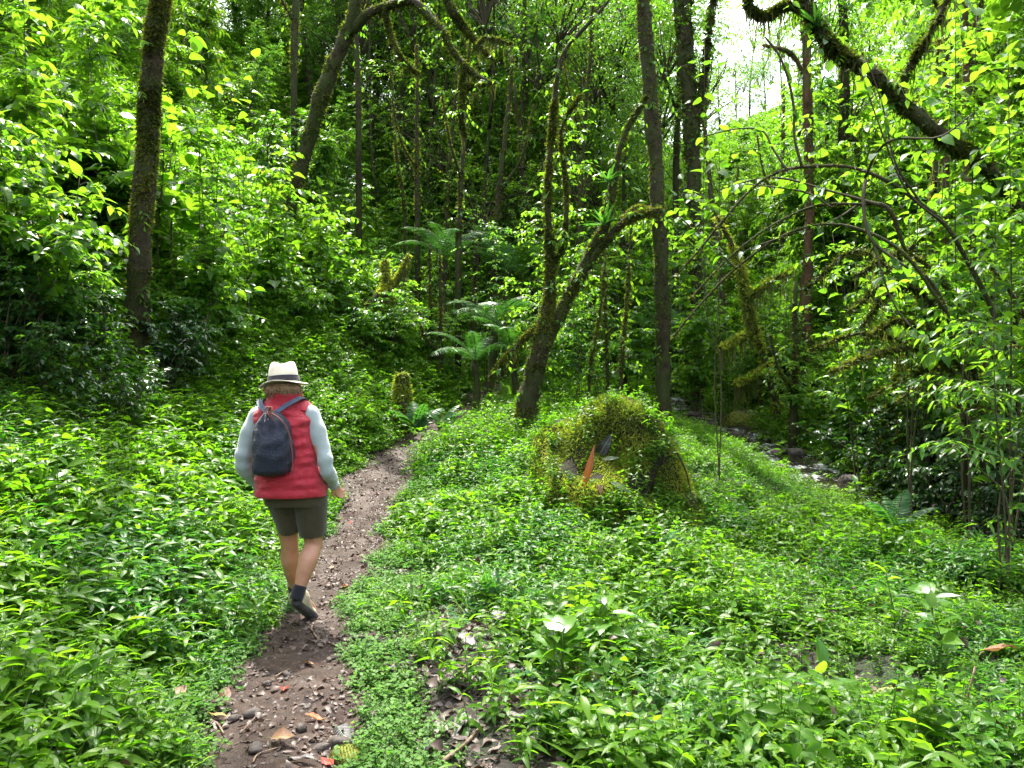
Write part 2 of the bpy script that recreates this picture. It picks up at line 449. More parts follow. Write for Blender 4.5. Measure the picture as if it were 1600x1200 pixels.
def water_mat():
    m, nt, out = new_mat('water')
    tc = N(nt, 'ShaderNodeNewGeometry')
    no = N(nt, 'ShaderNodeTexNoise', Scale=5.0, Detail=5.0, Roughness=0.65, Distortion=0.6)
    nt.links.new(tc.outputs['Position'], no.inputs['Vector'])
    n2 = N(nt, 'ShaderNodeTexNoise', Scale=3.2, Detail=7.0, Roughness=0.75)
    nt.links.new(tc.outputs['Position'], n2.inputs['Vector'])
    foam_glint = N(nt, 'ShaderNodeMapRange'); foam_glint.inputs['From Min'].default_value = 0.53; foam_glint.inputs['From Max'].default_value = 0.66  # white patches: foam together with glints painted into the water colour
    nt.links.new(n2.outputs['Fac'], foam_glint.inputs['Value'])
    c = mixc(nt, foam_glint.outputs[0], (0.014, 0.012, 0.008), (0.5, 0.52, 0.54))
    rg = N(nt, 'ShaderNodeMapRange'); rg.inputs['To Min'].default_value = 0.06; rg.inputs['To Max'].default_value = 0.6
    nt.links.new(foam_glint.outputs[0], rg.inputs['Value'])
    pr = N(nt, 'ShaderNodeBsdfPrincipled', IOR=1.33)
    nt.links.new(c, pr.inputs['Base Color']); nt.links.new(rg.outputs[0], pr.inputs['Roughness'])
    bm = N(nt, 'ShaderNodeBump', Strength=0.6, Distance=0.08)
    nt.links.new(no.outputs['Fac'], bm.inputs['Height']); nt.links.new(bm.outputs[0], pr.inputs['Normal'])
    nt.links.new(pr.outputs[0], out.inputs['Surface'])
    return m
M['water'] = water_mat()

def cloth_mat(name, col, weave=900.0, rough=0.85, sheen=0.2, spec=0.25, wrinkle=22.0, wr=0.25, var=0.25):
    m, nt, out = new_mat(name)
    tc = N(nt, 'ShaderNodeTexCoord')
    no = N(nt, 'ShaderNodeTexNoise', Scale=wrinkle, Detail=6.0, Roughness=0.6)
    nt.links.new(tc.outputs['Object'], no.inputs['Vector'])
    fi = N(nt, 'ShaderNodeTexNoise', Scale=weave, Detail=2.0)
    nt.links.new(tc.outputs['Object'], fi.inputs['Vector'])
    h = math_(nt, 'ADD', no.outputs['Fac'], math_(nt, 'MULTIPLY', fi.outputs['Fac'], 0.4))
    c = ramp(nt, math_(nt, 'MULTIPLY', h, 0.7), [(0.3, tuple(x * (1 - var) for x in col)), (0.7, tuple(min(1, x * (1 + var)) for x in col))])
    pr = N(nt, 'ShaderNodeBsdfPrincipled', Roughness=rough)
    pr.inputs['Specular IOR Level'].default_value = spec
    pr.inputs['Sheen Weight'].default_value = sheen
    nt.links.new(c, pr.inputs['Base Color'])
    bm = N(nt, 'ShaderNodeBump', Strength=wr, Distance=0.01)
    nt.links.new(h, bm.inputs['Height']); nt.links.new(bm.outputs[0], pr.inputs['Normal'])
    nt.links.new(pr.outputs[0], out.inputs['Surface'])
    return m
M['vest'] = cloth_mat('vest', (0.33, 0.005, 0.02), rough=0.6, spec=0.4, wrinkle=30, wr=0.5)
M['vest_lining'] = cloth_mat('vest_lining', (0.8, 0.55, 0.55))
M['sweater'] = cloth_mat('sweater', (0.25, 0.31, 0.31), wrinkle=14, wr=0.35, sheen=0.5, var=0.12)
M['shorts'] = cloth_mat('shorts', (0.04, 0.033, 0.015), wrinkle=12, wr=0.5)
M['pack'] = cloth_mat('pack', (0.007, 0.012, 0.034), rough=0.4, spec=0.5, wrinkle=14, wr=1.0, sheen=0.0)
M['strap'] = cloth_mat('strap', (0.035, 0.05, 0.085), rough=0.7)
M['cord'] = cloth_mat('cord', (0.16, 0.05, 0.03))
M['hat'] = cloth_mat('hat', (0.62, 0.58, 0.47), wrinkle=18, wr=0.35, var=0.1)
M['hat_band'] = cloth_mat('hat_band', (0.012, 0.012, 0.02), rough=0.7)
M['sock'] = cloth_mat('sock', (0.008, 0.008, 0.014))
M['shoe'] = cloth_mat('shoe', (0.3, 0.24, 0.15), wrinkle=30, wr=0.4)
M['sole'] = cloth_mat('sole', (0.014, 0.013, 0.012), rough=0.6)
M['hair'] = cloth_mat('hair', (0.26, 0.17, 0.085), wrinkle=60, wr=0.6, rough=0.5)

def skin_mat():
    m, nt, out = new_mat('skin')
    tc = N(nt, 'ShaderNodeTexCoord')
    no = N(nt, 'ShaderNodeTexNoise', Scale=14.0, Detail=6.0)
    nt.links.new(tc.outputs['Object'], no.inputs['Vector'])
    c = ramp(nt, no.outputs['Fac'], [(0.3, (0.36, 0.17, 0.105)), (0.7, (0.47, 0.25, 0.165))])
    pr = N(nt, 'ShaderNodeBsdfPrincipled', Roughness=0.5)
    pr.inputs['Subsurface Weight'].default_value = 0.15
    pr.inputs['Subsurface Radius'].default_value = (0.02, 0.008, 0.004)
    pr.inputs['Subsurface Scale'].default_value = 0.3
    nt.links.new(c, pr.inputs['Base Color'])
    nt.links.new(pr.outputs[0], out.inputs['Surface'])
    return m
M['skin'] = skin_mat()
# ------------------------------------------------------------------ the lie of the land
PY = np.array([-12, -4, 0, 3.2, 5, 6.2, 8.2, 10.3, 12.2, 15, 18, 23, 30, 60.])
PX = np.array([0.6, 0.2, -0.25, -0.93, -1.30, -1.46, -1.55, -1.72, -1.3, -0.6, -0.2, 0.3, 1.2, 2.])
SY = np.array([-12, 0, 4, 8, 11.5, 15, 19, 24, 32, 60.])
SX = np.array([11, 9.5, 7.6, 5.8, 4.4, 3.9, 3.0, 2.6, 2.6, 3.])
def path_x(y): return np.interp(y, PY, PX)
def stream_x(y): return np.interp(y, SY, SX)
def path_w(y): return 0.34 + 0.06 * np.sin(np.asarray(y) * 2.1) + 0.03 * np.sin(np.asarray(y) * 5.3 + 1) + 0.0 * np.clip(np.asarray(y) - 4, 0, 8)

def H(x, y):
    x = np.asarray(x, float); y = np.asarray(y, float)
    s = x - path_x(y)
    # left bank
    k = 0.30 + 0.03 * np.clip(y - 4.5, 0, 12)
    k = np.minimum(k, 0.9); q = 0.11
    t = np.maximum(-s - 0.55, 0)
    t1 = (1.0 - np.minimum(k, 0.95)) / (2 * q)
    h = np.where(t < t1, k * t + q * t * t, k * t1 + q * t1 * t1 + (t - t1) * 1.0)
    h = np.where(t > 9, h - 0.35 * (t - 9), h)
    # valley floor and stream
    sx = stream_x(y); d = x - sx
    g = np.clip(s / np.maximum(sx - path_x(y), 1), 0, 1)
    h = h - 0.28 * g ** 2 - 0.35 * np.exp(-(d / 0.9) ** 2)
    # right bank
    r = np.maximum(d - 1.15, 0)
    hr = np.where(r < 1.6, 1.15 * r, 1.84 + 0.72 * (r - 1.6))
    hr = np.where(r > 12, hr - 0.3 * (r - 12), hr)
    h = h + np.where(r > 0, hr + 0.28, 0.0) * np.clip(r * 3, 0, 1)
    # the valley floor climbs
    h = h + 0.14 * np.clip(y - 8, 0, 14)
    # low bank between the path and the mound
    h = h + 0.34 * np.exp(-((x - 0.35) / 0.75) ** 2 - ((y - 8.6) / 1.3) ** 2)
    # the valley closes behind
    fy = np.maximum(y - 24, 0)
    h = h + 0.30 * fy + 0.004 * fy ** 2 * (fy < 40) 
    h = np.where(h > 10, 10 + 4 * np.tanh((h - 10) / 4), h)
    near = np.clip((np.abs(s) - 0.3) / 0.6, 0, 1)
    h = h + near * (0.07 * np.sin(x * 1.9 + 0.6 * y) * np.sin(y * 1.6 + 0.5) + 0.03 * np.sin(x * 4.7 + 1.3) * np.sin(y * 4.1))
    h = h + 0.018 * np.sin(x * 9.1 + 2 * np.sin(y * 3.3)) * np.sin(y * 7.7) - 0.03 * (1 - near)
    return h

def grid_lines(lo, hi, f0, f1, near_lo, near_hi):
    a = np.arange(near_lo, near_hi, f0)
    L = [a[0]]; st = f0
    while L[-1] > lo: st = min(st * 1.12, f1); L.append(L[-1] - st)
    Rr = [a[-1]]; st = f0
    while Rr[-1] < hi: st = min(st * 1.12, f1); Rr.append(Rr[-1] + st)
    return np.concatenate([L[::-1], a[1:-1], Rr])
gx = grid_lines(-80, 80, 0.09, 3.0, -5, 7)
gy = grid_lines(-40, 120, 0.09, 3.0, 1.5, 14)
XX, YY = np.meshgrid(gx, gy)
ZZ = H(XX, YY)
idx = np.arange(XX.size).reshape(XX.shape)
Qg = np.stack([idx[:-1, :-1], idx[:-1, 1:], idx[1:, 1:], idx[1:, :-1]], -1).reshape(-1, 4)
g = Geo(); g.add(np.stack([XX, YY, ZZ], -1), Qg, None)
ground = g.build('ground', M['soil']); tag(ground, 'dark forest soil under the undergrowth', kind='structure')

# the path: a strip of trodden earth a little above the ground sheet
ys = np.arange(-6, 24, 0.05); us = np.linspace(-1, 1, 25)
pw = path_w(ys) + 0.14
xs = path_x(ys)[:, None] + us[None] * pw[:, None]
Yp = np.repeat(ys[:, None], len(us), 1)
zz = H(xs, Yp) + 0.006 + 0.02 * (1 - np.abs(us[None]) ** 3) + 0.008 * snoise(np.stack([xs * 6, Yp * 6, xs * 0], -1), 3) - 0.05 * (np.abs(us[None]) > 0.98)
idx = np.arange(xs.size).reshape(xs.shape)
Qp = np.stack([idx[:-1, :-1], idx[:-1, 1:], idx[1:, 1:], idx[1:, :-1]], -1).reshape(-1, 4)
g = Geo(); g.add(np.stack([xs, Yp, zz], -1), Qp, None)
path = g.build('path', M['path']); tag(path, 'narrow brown earth footpath curving up the valley', kind='structure')
def Hp(x, y):
    u = (np.asarray(x) - path_x(y)) / (path_w(y) + 0.14)
    return H(x, y) + np.where(np.abs(u) < 1, 0.006 + 0.02 * (1 - np.abs(u) ** 3), 0)

# the stream
ys = np.arange(5.0, 34, 0.15); us = np.linspace(-1, 1, 11)
sw = 0.55 + 0.12 * np.sin(ys * 1.1)
xs = stream_x(ys)[:, None] + us[None] * sw[:, None]
Yp = np.repeat(ys[:, None], len(us), 1)
zc = H(stream_x(ys), ys) + 0.24
zz = zc[:, None] + 0.03 * snoise(np.stack([xs * 3, Yp * 3, xs * 0], -1), 5)
idx = np.arange(xs.size).reshape(xs.shape)
Qp = np.stack([idx[:-1, :-1], idx[:-1, 1:], idx[1:, 1:], idx[1:, :-1]], -1).reshape(-1, 4)
g = Geo(); g.add(np.stack([xs, Yp, zz], -1), Qp, None)
stream = g.build('water', M['water']); tag(stream, 'small stream splashing over stones', kind='structure')

# pixels of the photograph -> points at a given depth
cp, sp_ = math.cos(R(PITCH)), math.sin(R(PITCH))
def P(u, v, Y):
    a = (u - 800) / FPX; b = -(v - 600) / FPX
    dy = cp + b * sp_; dz = -sp_ + b * cp
    return np.array([a / dy * Y, Y, CAM_Z + dz / dy * Y])
def Gd(u, Y):
    x = (u - 800) / FPX * Y
    return np.array([x, Y, float(H(x, Y))])
def in_view(x, y, m=0.5):
    return (y > 2.2) & (np.abs(x) < 0.66 * y + m)

def ground_at(u, v):
    """where the photo ray through (u, v) meets the ground"""
    Y = np.arange(2.4, 40, 0.02)
    p = P(u, v, 1.0)[None] - np.array([0, 0, CAM_Z])
    X = p[0, 0] * Y; Z = CAM_Z + p[0, 2] * Y
    hit = np.nonzero(Z <= H(X, Y))[0]
    i = hit[0] if len(hit) else len(Y) - 1
    return np.array([X[i], Y[i], float(H(X[i], Y[i]))])
# ------------------------------------------------------------------ plant builders
T_ov2, T_ov3, T_ov5 = leaf_tpl('ovate', 1, 0.15), leaf_tpl('ovate', 2, 0.2), leaf_tpl('ovate', 5, 0.28, 0.3, 0.12)
T_la2, T_la4 = leaf_tpl('lance', 2, 0.25), leaf_tpl('lance', 5, 0.35, 0.35)
T_ro2, T_ro5 = leaf_tpl('round', 2, 0.12, 0.15), leaf_tpl('round', 6, 0.2, 0.18, 0.10)
T_he = leaf_tpl('heart', 6, 0.22, 0.2, 0.08)
T_st = leaf_tpl('strap', 4, 0.5, 0.3)

def curved_stems(r, ns, h, w, base=0.08, pts=7):
    """ns stems leaning out from the foot, as (ns,pts,3)"""
    az = r.uniform(0, 6.283, ns) + np.arange(ns) * 2.4
    lean = r.uniform(0.25, 1.0, ns) * w
    t = np.linspace(0, 1, pts)
    hh = h * r.uniform(0.7, 1.05, ns)
    b = r.normal(0, base, (ns, 2))
    x = b[:, 0:1] + (np.cos(az) * lean)[:, None] * t ** 1.5 + r.normal(0, 0.02, (ns, pts)) * h * t
    y = b[:, 1:2] + (np.sin(az) * lean)[:, None] * t ** 1.5 + r.normal(0, 0.02, (ns, pts)) * h * t
    z = hh[:, None] * (t - 0.12 * t ** 3)
    return np.stack([x, y, z], -1)

def shrub_meshes(seed, h, w, ns, nsp, tpl, lsize, leafmat, nleaf=9, sl=0.45, lo=0.15, droop=0.35, tint=None, stem_r=0.012):
    r = np.random.default_rng(seed)
    st = curved_stems(r, ns, h, w)
    gs = Geo()
    for k in range(ns):
        tube(gs, catmull(st[k], 10), np.linspace(stem_r, stem_r * 0.35, 10), 5, 0.1, seed=k)
    si = r.integers(0, ns, nsp); t = r.uniform(lo, 1.0, nsp) ** 0.8
    f = t * (st.shape[1] - 1); i = np.minimum(f.astype(int), st.shape[1] - 2); f = (f - i)[:, None]
    O = st[si, i] * (1 - f) + st[si, i + 1] * f
    az = r.uniform(0, 6.283, nsp)
    D = np.stack([np.cos(az), np.sin(az), r.uniform(0.0, 0.75, nsp) + (t > 0.9) * 0.7], -1)
    L = sl * r.uniform(0.5, 1.25, nsp) * (1.15 - 0.5 * t)
    gf = Geo()
    sprays(gf, O, D, L, nleaf, tpl, lsize, droop, 0.0035, r=r, tint=tint)
    return gs.mesh('stem', [M['twig']]), gf.mesh('foliage', [leafmat, M['twig']])

def make_thing(name, parts, loc=(0, 0, 0), rz=0, sc=1.0):
    """parts: (part name, mesh, stuff?)"""
    root = empty(name, loc, rz, sc)
    for pn, me, stuff in parts:
        o = link(pn, me, root)
        if stuff: o['kind'] = 'stuff'
    return root

def crown_mesh(seed, rx, rz_, nsp, tpl, lsize, leafmat, nleaf=12, sl=0.6, droop=0.3, tint=None, clumps=16, name='crown', branch_r=0.03):
    """an uneven crown: limbs from the middle bottom to clump centres, leafy twigs round each clump"""
    r = np.random.default_rng(seed)
    C = []
    while len(C) < clumps:
        p = r.uniform(-1, 1, 3)
        l = np.linalg.norm(p)
        if 0.25 < l < 1: C.append(p * np.array([rx, rx, rz_]) * r.uniform(0.75, 1.15))
    C = np.array(C)
    gf = Geo()
    base = np.array([0, 0, -rz_ * 0.95])
    t = np.linspace(0, 1, 6)[None, :, None]
    mid = base + (C - base) * np.array([0.35, 0.35, 0.6])
    Pp = (1 - t) ** 2 * base + 2 * t * (1 - t) * mid[:, None] + t ** 2 * C[:, None]
    Pp = Pp + r.normal(0, 0.03, Pp.shape) * rx * t
    tubes3(gf, Pp, np.maximum(branch_r * (1.1 - t[..., 0]) * np.ones((clumps, 1)), 0.006), 1)
    ci = r.integers(0, clumps, nsp)
    O = C[ci] + r.normal(0, 1, (nsp, 3)) * np.array([rx, rx, rz_]) * 0.17
    D = norm(O - C[ci]) + norm(O * np.array([1, 1, 0.4])) * 0.5 + np.array([0, 0, 0.15])
    sprays(gf, O, D, sl * r.uniform(0.5, 1.2, nsp), nleaf, tpl, lsize, droop, 0.005, r=r, tint=tint)
    return gf.mesh(name, [leafmat, M['twig']])

def moss_fuzz(geo, Pl, Rad, n, ln, r, tintm=0.45, lift=0.6, droop=0.6, width=0.3, tri=True, ang=None):
    """short tufts standing off a limb"""
    Pl = np.asarray(Pl, float); m = len(Pl)
    Rad = np.broadcast_to(np.asarray(Rad, float), (m,))
    f = r.uniform(0, m - 1.001, n); i = f.astype(int); f = f - i
    c = Pl[i] * (1 - f)[:, None] + Pl[i + 1] * f[:, None]
    T = norm(Pl[i + 1] - Pl[i])
    v = r.normal(size=(n, 3)); o = norm(v - T * (v * T).sum(1, keepdims=True))
    rad = (Rad[i] * (1 - f) + Rad[i + 1] * f)[:, None]
    b = c + o * rad * 0.92
    ll = (ln * r.uniform(0.3, 1.3, n) ** 1.5)[:, None]
    d = norm(o * lift - UP * droop * r.uniform(0, 1, (n, 1)) + r.normal(0, 0.35, (n, 3)))
    w = norm(np.cross(d, r.normal(size=(n, 3)))) * ll * width
    patch = snoise(b * 2.2, 9) * 0.25
    kp = (snoise(b * 3.3, 19) > -0.35) | (r.random(n) < 0.2)
    b, d, w, ll, patch = b[kp], d[kp], w[kp], ll[kp], patch[kp]; n = len(b)
    V = np.stack([b - w, b + w, b + d * ll], 1).reshape(-1, 3)
    T_ = np.arange(3 * n).reshape(-1, 3)
    geo.add(V, None, T_, np.repeat(np.clip(r.normal(tintm, 0.22, n) + patch, 0, 1), 3), None, 0)

def moss_strands(geo, O, L, r, w=0.012, tint=0.5, seg=4):
    """hanging beard moss: tapered ribbons falling from points O"""
    O = np.asarray(O, float); n = len(O); L = np.broadcast_to(np.asarray(L, float), (n,))
    t = np.linspace(0, 1, seg)
    sway = r.normal(0, 0.12, (n, 3)) * np.array([1, 1, 0])
    C = O[:, None] - UP * (L[:, None] * t)[..., None] + sway[:, None] * (L[:, None] * t ** 2)[..., None] + r.normal(0, 0.012, (n, seg, 3)) * np.array([1, 1, 0])
    a = r.uniform(0, 6.28, n); W = np.stack([np.cos(a), np.sin(a), a * 0], -1)[:, None] * (w * (1.05 - t) ** 0.7)[None, :, None] * r.uniform(0.5, 1.4, (n, 1, 1))
    V = np.stack([C - W, C + W], 2).reshape(-1, 3)
    b = (np.arange(n) * seg * 2)[:, None] + np.arange(seg - 1)[None] * 2
    Q = np.stack([b, b + 1, b + 3, b + 2], -1).reshape(-1, 4)
    geo.add(V, Q, None, np.repeat(np.clip(r.normal(tint, 0.22, n), 0, 1), seg * 2), None, 0)

def along(Pl, t):
    Pl = np.asarray(Pl, float); m = len(Pl)
    f = np.clip(np.asarray(t, float), 0, 0.9999) * (m - 1); i = f.astype(int); f = (f - i)[:, None]
    return Pl[i] * (1 - f) + Pl[i + 1] * f

def px_line(pts, Y=None, n=24, wob=0.0, seed=0):
    """polyline of photo points (u, v, depth, radius in photo px) -> smooth path and radii in metres"""
    A = np.array([P(u, v, y) for u, v, y, _ in pts]); rr = np.array([q * y / FPX for u, v, y, q in pts])
    C = catmull(A, n); ri = np.interp(np.linspace(0, 1, n), np.linspace(0, 1, len(rr)), rr)
    if wob:
        C = C + wob * np.stack([snoise(C * 1.5, seed + k) for k in range(3)], -1) * np.linspace(0.2, 1, n)[:, None]
    return C, ri

def frond_mesh(seed, L=1.6, npin=26, pl=0.32, pw=0.030, arch=0.9, droop=0.3, mat='leaf_fern', pinnate=False, sides=1):
    """one arching fern or palm frond growing from the origin along +Y"""
    r = np.random.default_rng(seed)
    g = Geo()
    t = np.linspace(0, 1, 10)
    ang = 0.95 - arch * 1.7 * t
    dy, dz = np.cos(ang), np.sin(ang)
    y = np.concatenate([[0], np.cumsum((dy[1:] + dy[:-1]) / 2)]) * L / 9; z = np.concatenate([[0], np.cumsum((dz[1:] + dz[:-1]) / 2)]) * L / 9
    ra = np.stack([0.03 * L * np.sin(t * 3 + seed), y, z], -1)
    tube(g, ra, np.linspace(0.011, 0.003, 10) * L / 1.6, 4, mi=1)
    tt = np.linspace(0.12, 0.99, npin)
    c = along(ra, tt); tg = norm(along(ra, tt + 0.02) - along(ra, tt - 0.02) + 1e-6)
    prof = np.sin(np.pi * (tt * 0.88 + 0.1)) ** 0.6
    for sd in (-1, 1):
        yd = np.array([sd, 0, 0]) * 1.0 + tg * 0.45 - UP * droop * r.uniform(0.6, 1.3, (npin, 1))
        nr = np.cross(np.array([1.0, 0, 0]), tg) + r.normal(0, 0.12, (npin, 3))
        if not pinnate:
            leaf_cloud(g, leaf_tpl('lance', 2, 0.25, 0.3), c, yd, nr, pl * prof * r.uniform(0.9, 1.1, npin), r.uniform(0.3, 0.7, npin), 0, pw / 0.135 / pl)
        else:
            k = 9
            s = np.linspace(0.08, 1, k)
            pp = c[:, None] + norm(yd)[:, None] * (pl * prof[:, None] * s)[..., None]
            along_d = norm(np.cross(nr, yd))
            for s2 in (-1, 1):
                d2 = norm(along_d[:, None] * s2 + norm(yd)[:, None] * 0.5 - UP * 0.15 + 0 * pp)
                sz = (0.20 * pl * (1.05 - s) ** 0.6)[None] * np.ones((npin, 1)) * prof[:, None]
                leaf_cloud(g, leaf_tpl('lance', 1, 0.2, 0.2), pp.reshape(-1, 3), d2.reshape(-1, 3), np.repeat(nr, k, 0), sz.ravel(), r.uniform(0.3, 0.7, npin * k), 0, 1.7)
    return g.mesh('frond', [M[mat], M['stem_green']])

def frame_from(yd, nr):
    Y = norm(yd); X = norm(np.cross(Y, nr)); Z = np.cross(X, Y)
    return Matrix(((X[0], Y[0], Z[0]), (X[1], Y[1], Z[1]), (X[2], Y[2], Z[2])))

def leaf_meshes(kind, mat, n=3, name='leaf', rows=5, seed=0):
    out = []
    for k in range(n):
        r = np.random.default_rng(seed + k)
        V, Q, T, uv = leaf_tpl(kind, rows, r.uniform(0.12, 0.42), r.uniform(0.15, 0.42), r.uniform(0.03, 0.16))
        V = V.copy(); V[:, 0] += r.normal(0, 0.05) * V[:, 1] ** 2
        g = Geo(); g.add(V, Q, T, (k + 0.5) / n * 0.8 + 0.1, uv)
        out.append(g.mesh(name, [mat]))
    return out
LEAVES = {
    'ovate': leaf_meshes('ovate', M['leaf_fresh'], 4, seed=1), 'big': leaf_meshes('round', M['leaf_big'], 4, seed=11),
    'heart': leaf_meshes('heart', M['leaf_big'], 3, seed=21), 'lance': leaf_meshes('lance', M['leaf_fresh'], 4, seed=31),
    'deep': leaf_meshes('ovate', M['leaf_deep'], 3, seed=41, rows=4),
}

def put_leaf(root, me, pos, yd, nr, size):
    o = bpy.data.objects.new('leaf', me)
    COL.objects.link(o); o.parent = root
    m = frame_from(yd, nr).to_4x4(); m.translation = Vector(pos)
    o.matrix_basis = m @ Matrix.Diagonal((size, size, size, 1))
    return o

def leafy_plant(name, base, stems, nleaf, lsize, kind, seed, stem_r=0.012, stem_mat='twig', whorl=False, t0=0.25, side_len=0.0, hang=0.3, side_n=0, fill=0):
    """a plant whose leaves are big enough to be parts of their own. stems: list of world polylines.
    side_n side twigs of side_len per stem carry the leaves as well as the stem's tip"""
    r = np.random.default_rng(seed)
    base = np.asarray(base, float)
    root = empty(name, tuple(base))
    gs = Geo(); lines = []
    for sidx, s in enumerate(stems):
        s = np.asarray(s, float) - base
        C = catmull(s, 16) if len(s) < 16 else s
        tube(gs, C, np.linspace(stem_r, stem_r * 0.35, len(C)), 6, 0.12, seed=seed + sidx)
        lines.append((C, t0, 1.0))
        for k in range(side_n):
            t = r.uniform(t0, 0.97); p = along(C, [t])[0]
            az = r.uniform(0, 6.283)
            d = norm(np.array([math.cos(az), math.sin(az), r.uniform(0.1, 0.9)]))
            L = side_len * r.uniform(0.6, 1.3) * (1.15 - 0.6 * t)
            tw = np.array([p, p + d * L * 0.5 + UP * 0.04 * L, p + d * L - UP * 0.12 * L])
            C2 = catmull(tw, 7)
            tube(gs, C2, np.linspace(stem_r * 0.4, stem_r * 0.18, 7), 4, 0)
            lines.append((C2, 0.3, 1.0 if True else 1))
    gs.build('stem', [M[stem_mat]], root)
    if fill:
        gf = Geo(); li = r.integers(0, len(lines), fill); tt = r.uniform(0.15, 1, fill)
        O = np.array([along(lines[i][0], [t])[0] for i, t in zip(li, tt)]); az = r.uniform(0, 6.283, fill)
        D = np.stack([np.cos(az), np.sin(az), r.uniform(-.1, .7, fill)], -1)
        sprays(gf, O, D, r.uniform(.2, .5, fill), 8, T_ov3 if kind != 'lance' else T_la2, lsize * (.62 if kind != 'lance' else .8), .35, .003, r=r)
        gf.build('foliage', [M['leaf_deep' if kind == 'deep' else 'leaf_fresh'], M['twig']], root)['kind'] = 'stuff'
    lens = np.array([np.linalg.norm(np.diff(l[0], axis=0), axis=1).sum() * (1 - l[1]) for l in lines])
    cnt = np.maximum((lens / lens.sum() * nleaf).round().astype(int), 2)
    meshes = LEAVES[kind]
    total = 0
    for (C, ta, tb), n in zip(lines, cnt):
        if total > 290: break
        for j in range(n):
            t = ta + (tb - ta) * (j + r.uniform(0.2, 0.9)) / n
            if j == n - 1: t = 1.0
            p = along(C, [t])[0]; tg = norm(along(C, [min(t + 0.03, 1)])[0] - along(C, [max(t - 0.05, 0)])[0])
            lat = norm(np.cross(tg, UP) + r.normal(0, 0.25, 3))
            if whorl or abs(tg[2]) > 0.75:
                a = j * 2.4 + r.uniform(-0.4, 0.4); lat = np.array([math.cos(a), math.sin(a), 0.1])
            else:
                lat = lat * (1 if j % 2 else -1)
            yd = lat * 0.9 + tg * (0.5 if t < 0.98 else 1.4) - UP * hang * r.uniform(0.2, 1.6) + r.normal(0, 0.15, 3)
            put_leaf(root, meshes[r.integers(len(meshes))], p, yd, UP + r.normal(0, 0.3, 3), lsize * r.uniform(0.55, 1.2) * (1.08 - 0.25 * t))
            total += 1
    return root
# ------------------------------------------------------------------ the trees one can point to
def hero_tree(name, label, trunk, limbs=(), bark='bark', sides=12, moss=2500, moss_len=0.05, strands=(), seed=1, flare=1.15, cat='tree', crown=None, twigs=(), rough=0.18, mossmat='moss', group=None, mtint=0.42, n=40, moss_to=1.0, slim=0.8, epi=0):
    r = np.random.default_rng(seed)
    C, ra = px_line(trunk, n=n, wob=0.025, seed=seed); ra = ra * slim
    base = C[0].copy()
    gz = float(H(base[0], base[1])) - 0.15
    if base[2] > gz:
        C = np.vstack([[base[0], base[1], gz], C]); ra = np.concatenate([[ra[0] * flare], ra])
    base = C[0].copy()
    root = empty(name, tuple(base)); tag(root, label, cat, group)
    g = Geo(); tube(g, C - base, ra, sides, rough, seed=seed); g.build('trunk', [M[bark]], root)
    gm = Geo()
    mk = max(4, int(len(C) * moss_to))
    if moss: moss_fuzz(gm, (C - base)[:mk], ra[:mk], moss, moss_len, r, mtint)
    gs = Geo(); ns = 0
    for k, lb in enumerate(limbs):
        Cl, rl = px_line(lb, n=26, wob=0.03, seed=seed + 10 + k); rl = rl * slim
        g = Geo(); tube(g, Cl - base, rl, 8, rough, seed=seed + k); g.build('limb', [M[bark]], root)
        if moss: moss_fuzz(gm, Cl - base, rl, int(moss * 0.45), moss_len * 0.8, r, mtint)
        if strands:
            no = int(strands[0]); t = r.uniform(0.1, 1, no)
            p = along(Cl - base, t) + r.normal(0, 0.02, (no, 3))
            moss_strands(gs, p, strands[1] * r.uniform(0.2, 1.2, no) ** 1.5, r, strands[2]); ns += no
    if strands and len(strands) > 3:
        no = int(strands[3]); p = along(C - base, r.uniform(0.35, 1, no)) + r.normal(0, 0.05, (no, 3))
        moss_strands(gs, p, strands[1] * r.uniform(0.2, 1.0, no) ** 1.5, r, strands[2]); ns += no
    if epi:
        ge = Geo(); lines = [(C - base)] + [px_line(lb, n=26, wob=0.03, seed=seed + 10 + k)[0] - base for k, lb in enumerate(limbs)]
        wts = np.array([np.linalg.norm(np.diff(l, axis=0), axis=1).sum() for l in lines]); li = r.choice(len(lines), epi, p=wts / wts.sum())
        O = np.array([along(lines[i], [t])[0] for i, t in zip(li, r.uniform(0.08, 1, epi))]) + r.normal(0, .05, (epi, 3)); az = r.uniform(0, 6.28, epi)
        sprays(ge, O, np.stack([np.cos(az), np.sin(az), r.uniform(-.6, .9, epi)], -1), r.uniform(.12, .42, epi), 7, T_ov3, .085, .6, .003, r=r, hang=.5)
        ge.build('epiphyte', [M['leaf_fresh'], M['twig']], root)['kind'] = 'stuff'
    if moss: gm.build('moss', [M[mossmat]], root)['kind'] = 'stuff'
    if ns: gs.build('hanging_moss', [M['hanging_moss']], root)['kind'] = 'stuff'
    for tw in twigs:
        Ct, rt = px_line(tw, n=18, wob=0.02, seed=seed + 77)
        g = Geo(); tube(g, Ct - base, rt, 5, 0.1); g.build('twig', [M['twig']], root)
    if crown:
        for (me, p, s) in crown:
            o = link('crown', me, root, tuple(np.asarray(p) - base)); o.scale = (s, s, s); o.rotation_euler = (0, 0, r.uniform(0, 6.28)); o['kind'] = 'stuff'
    return root, C, base

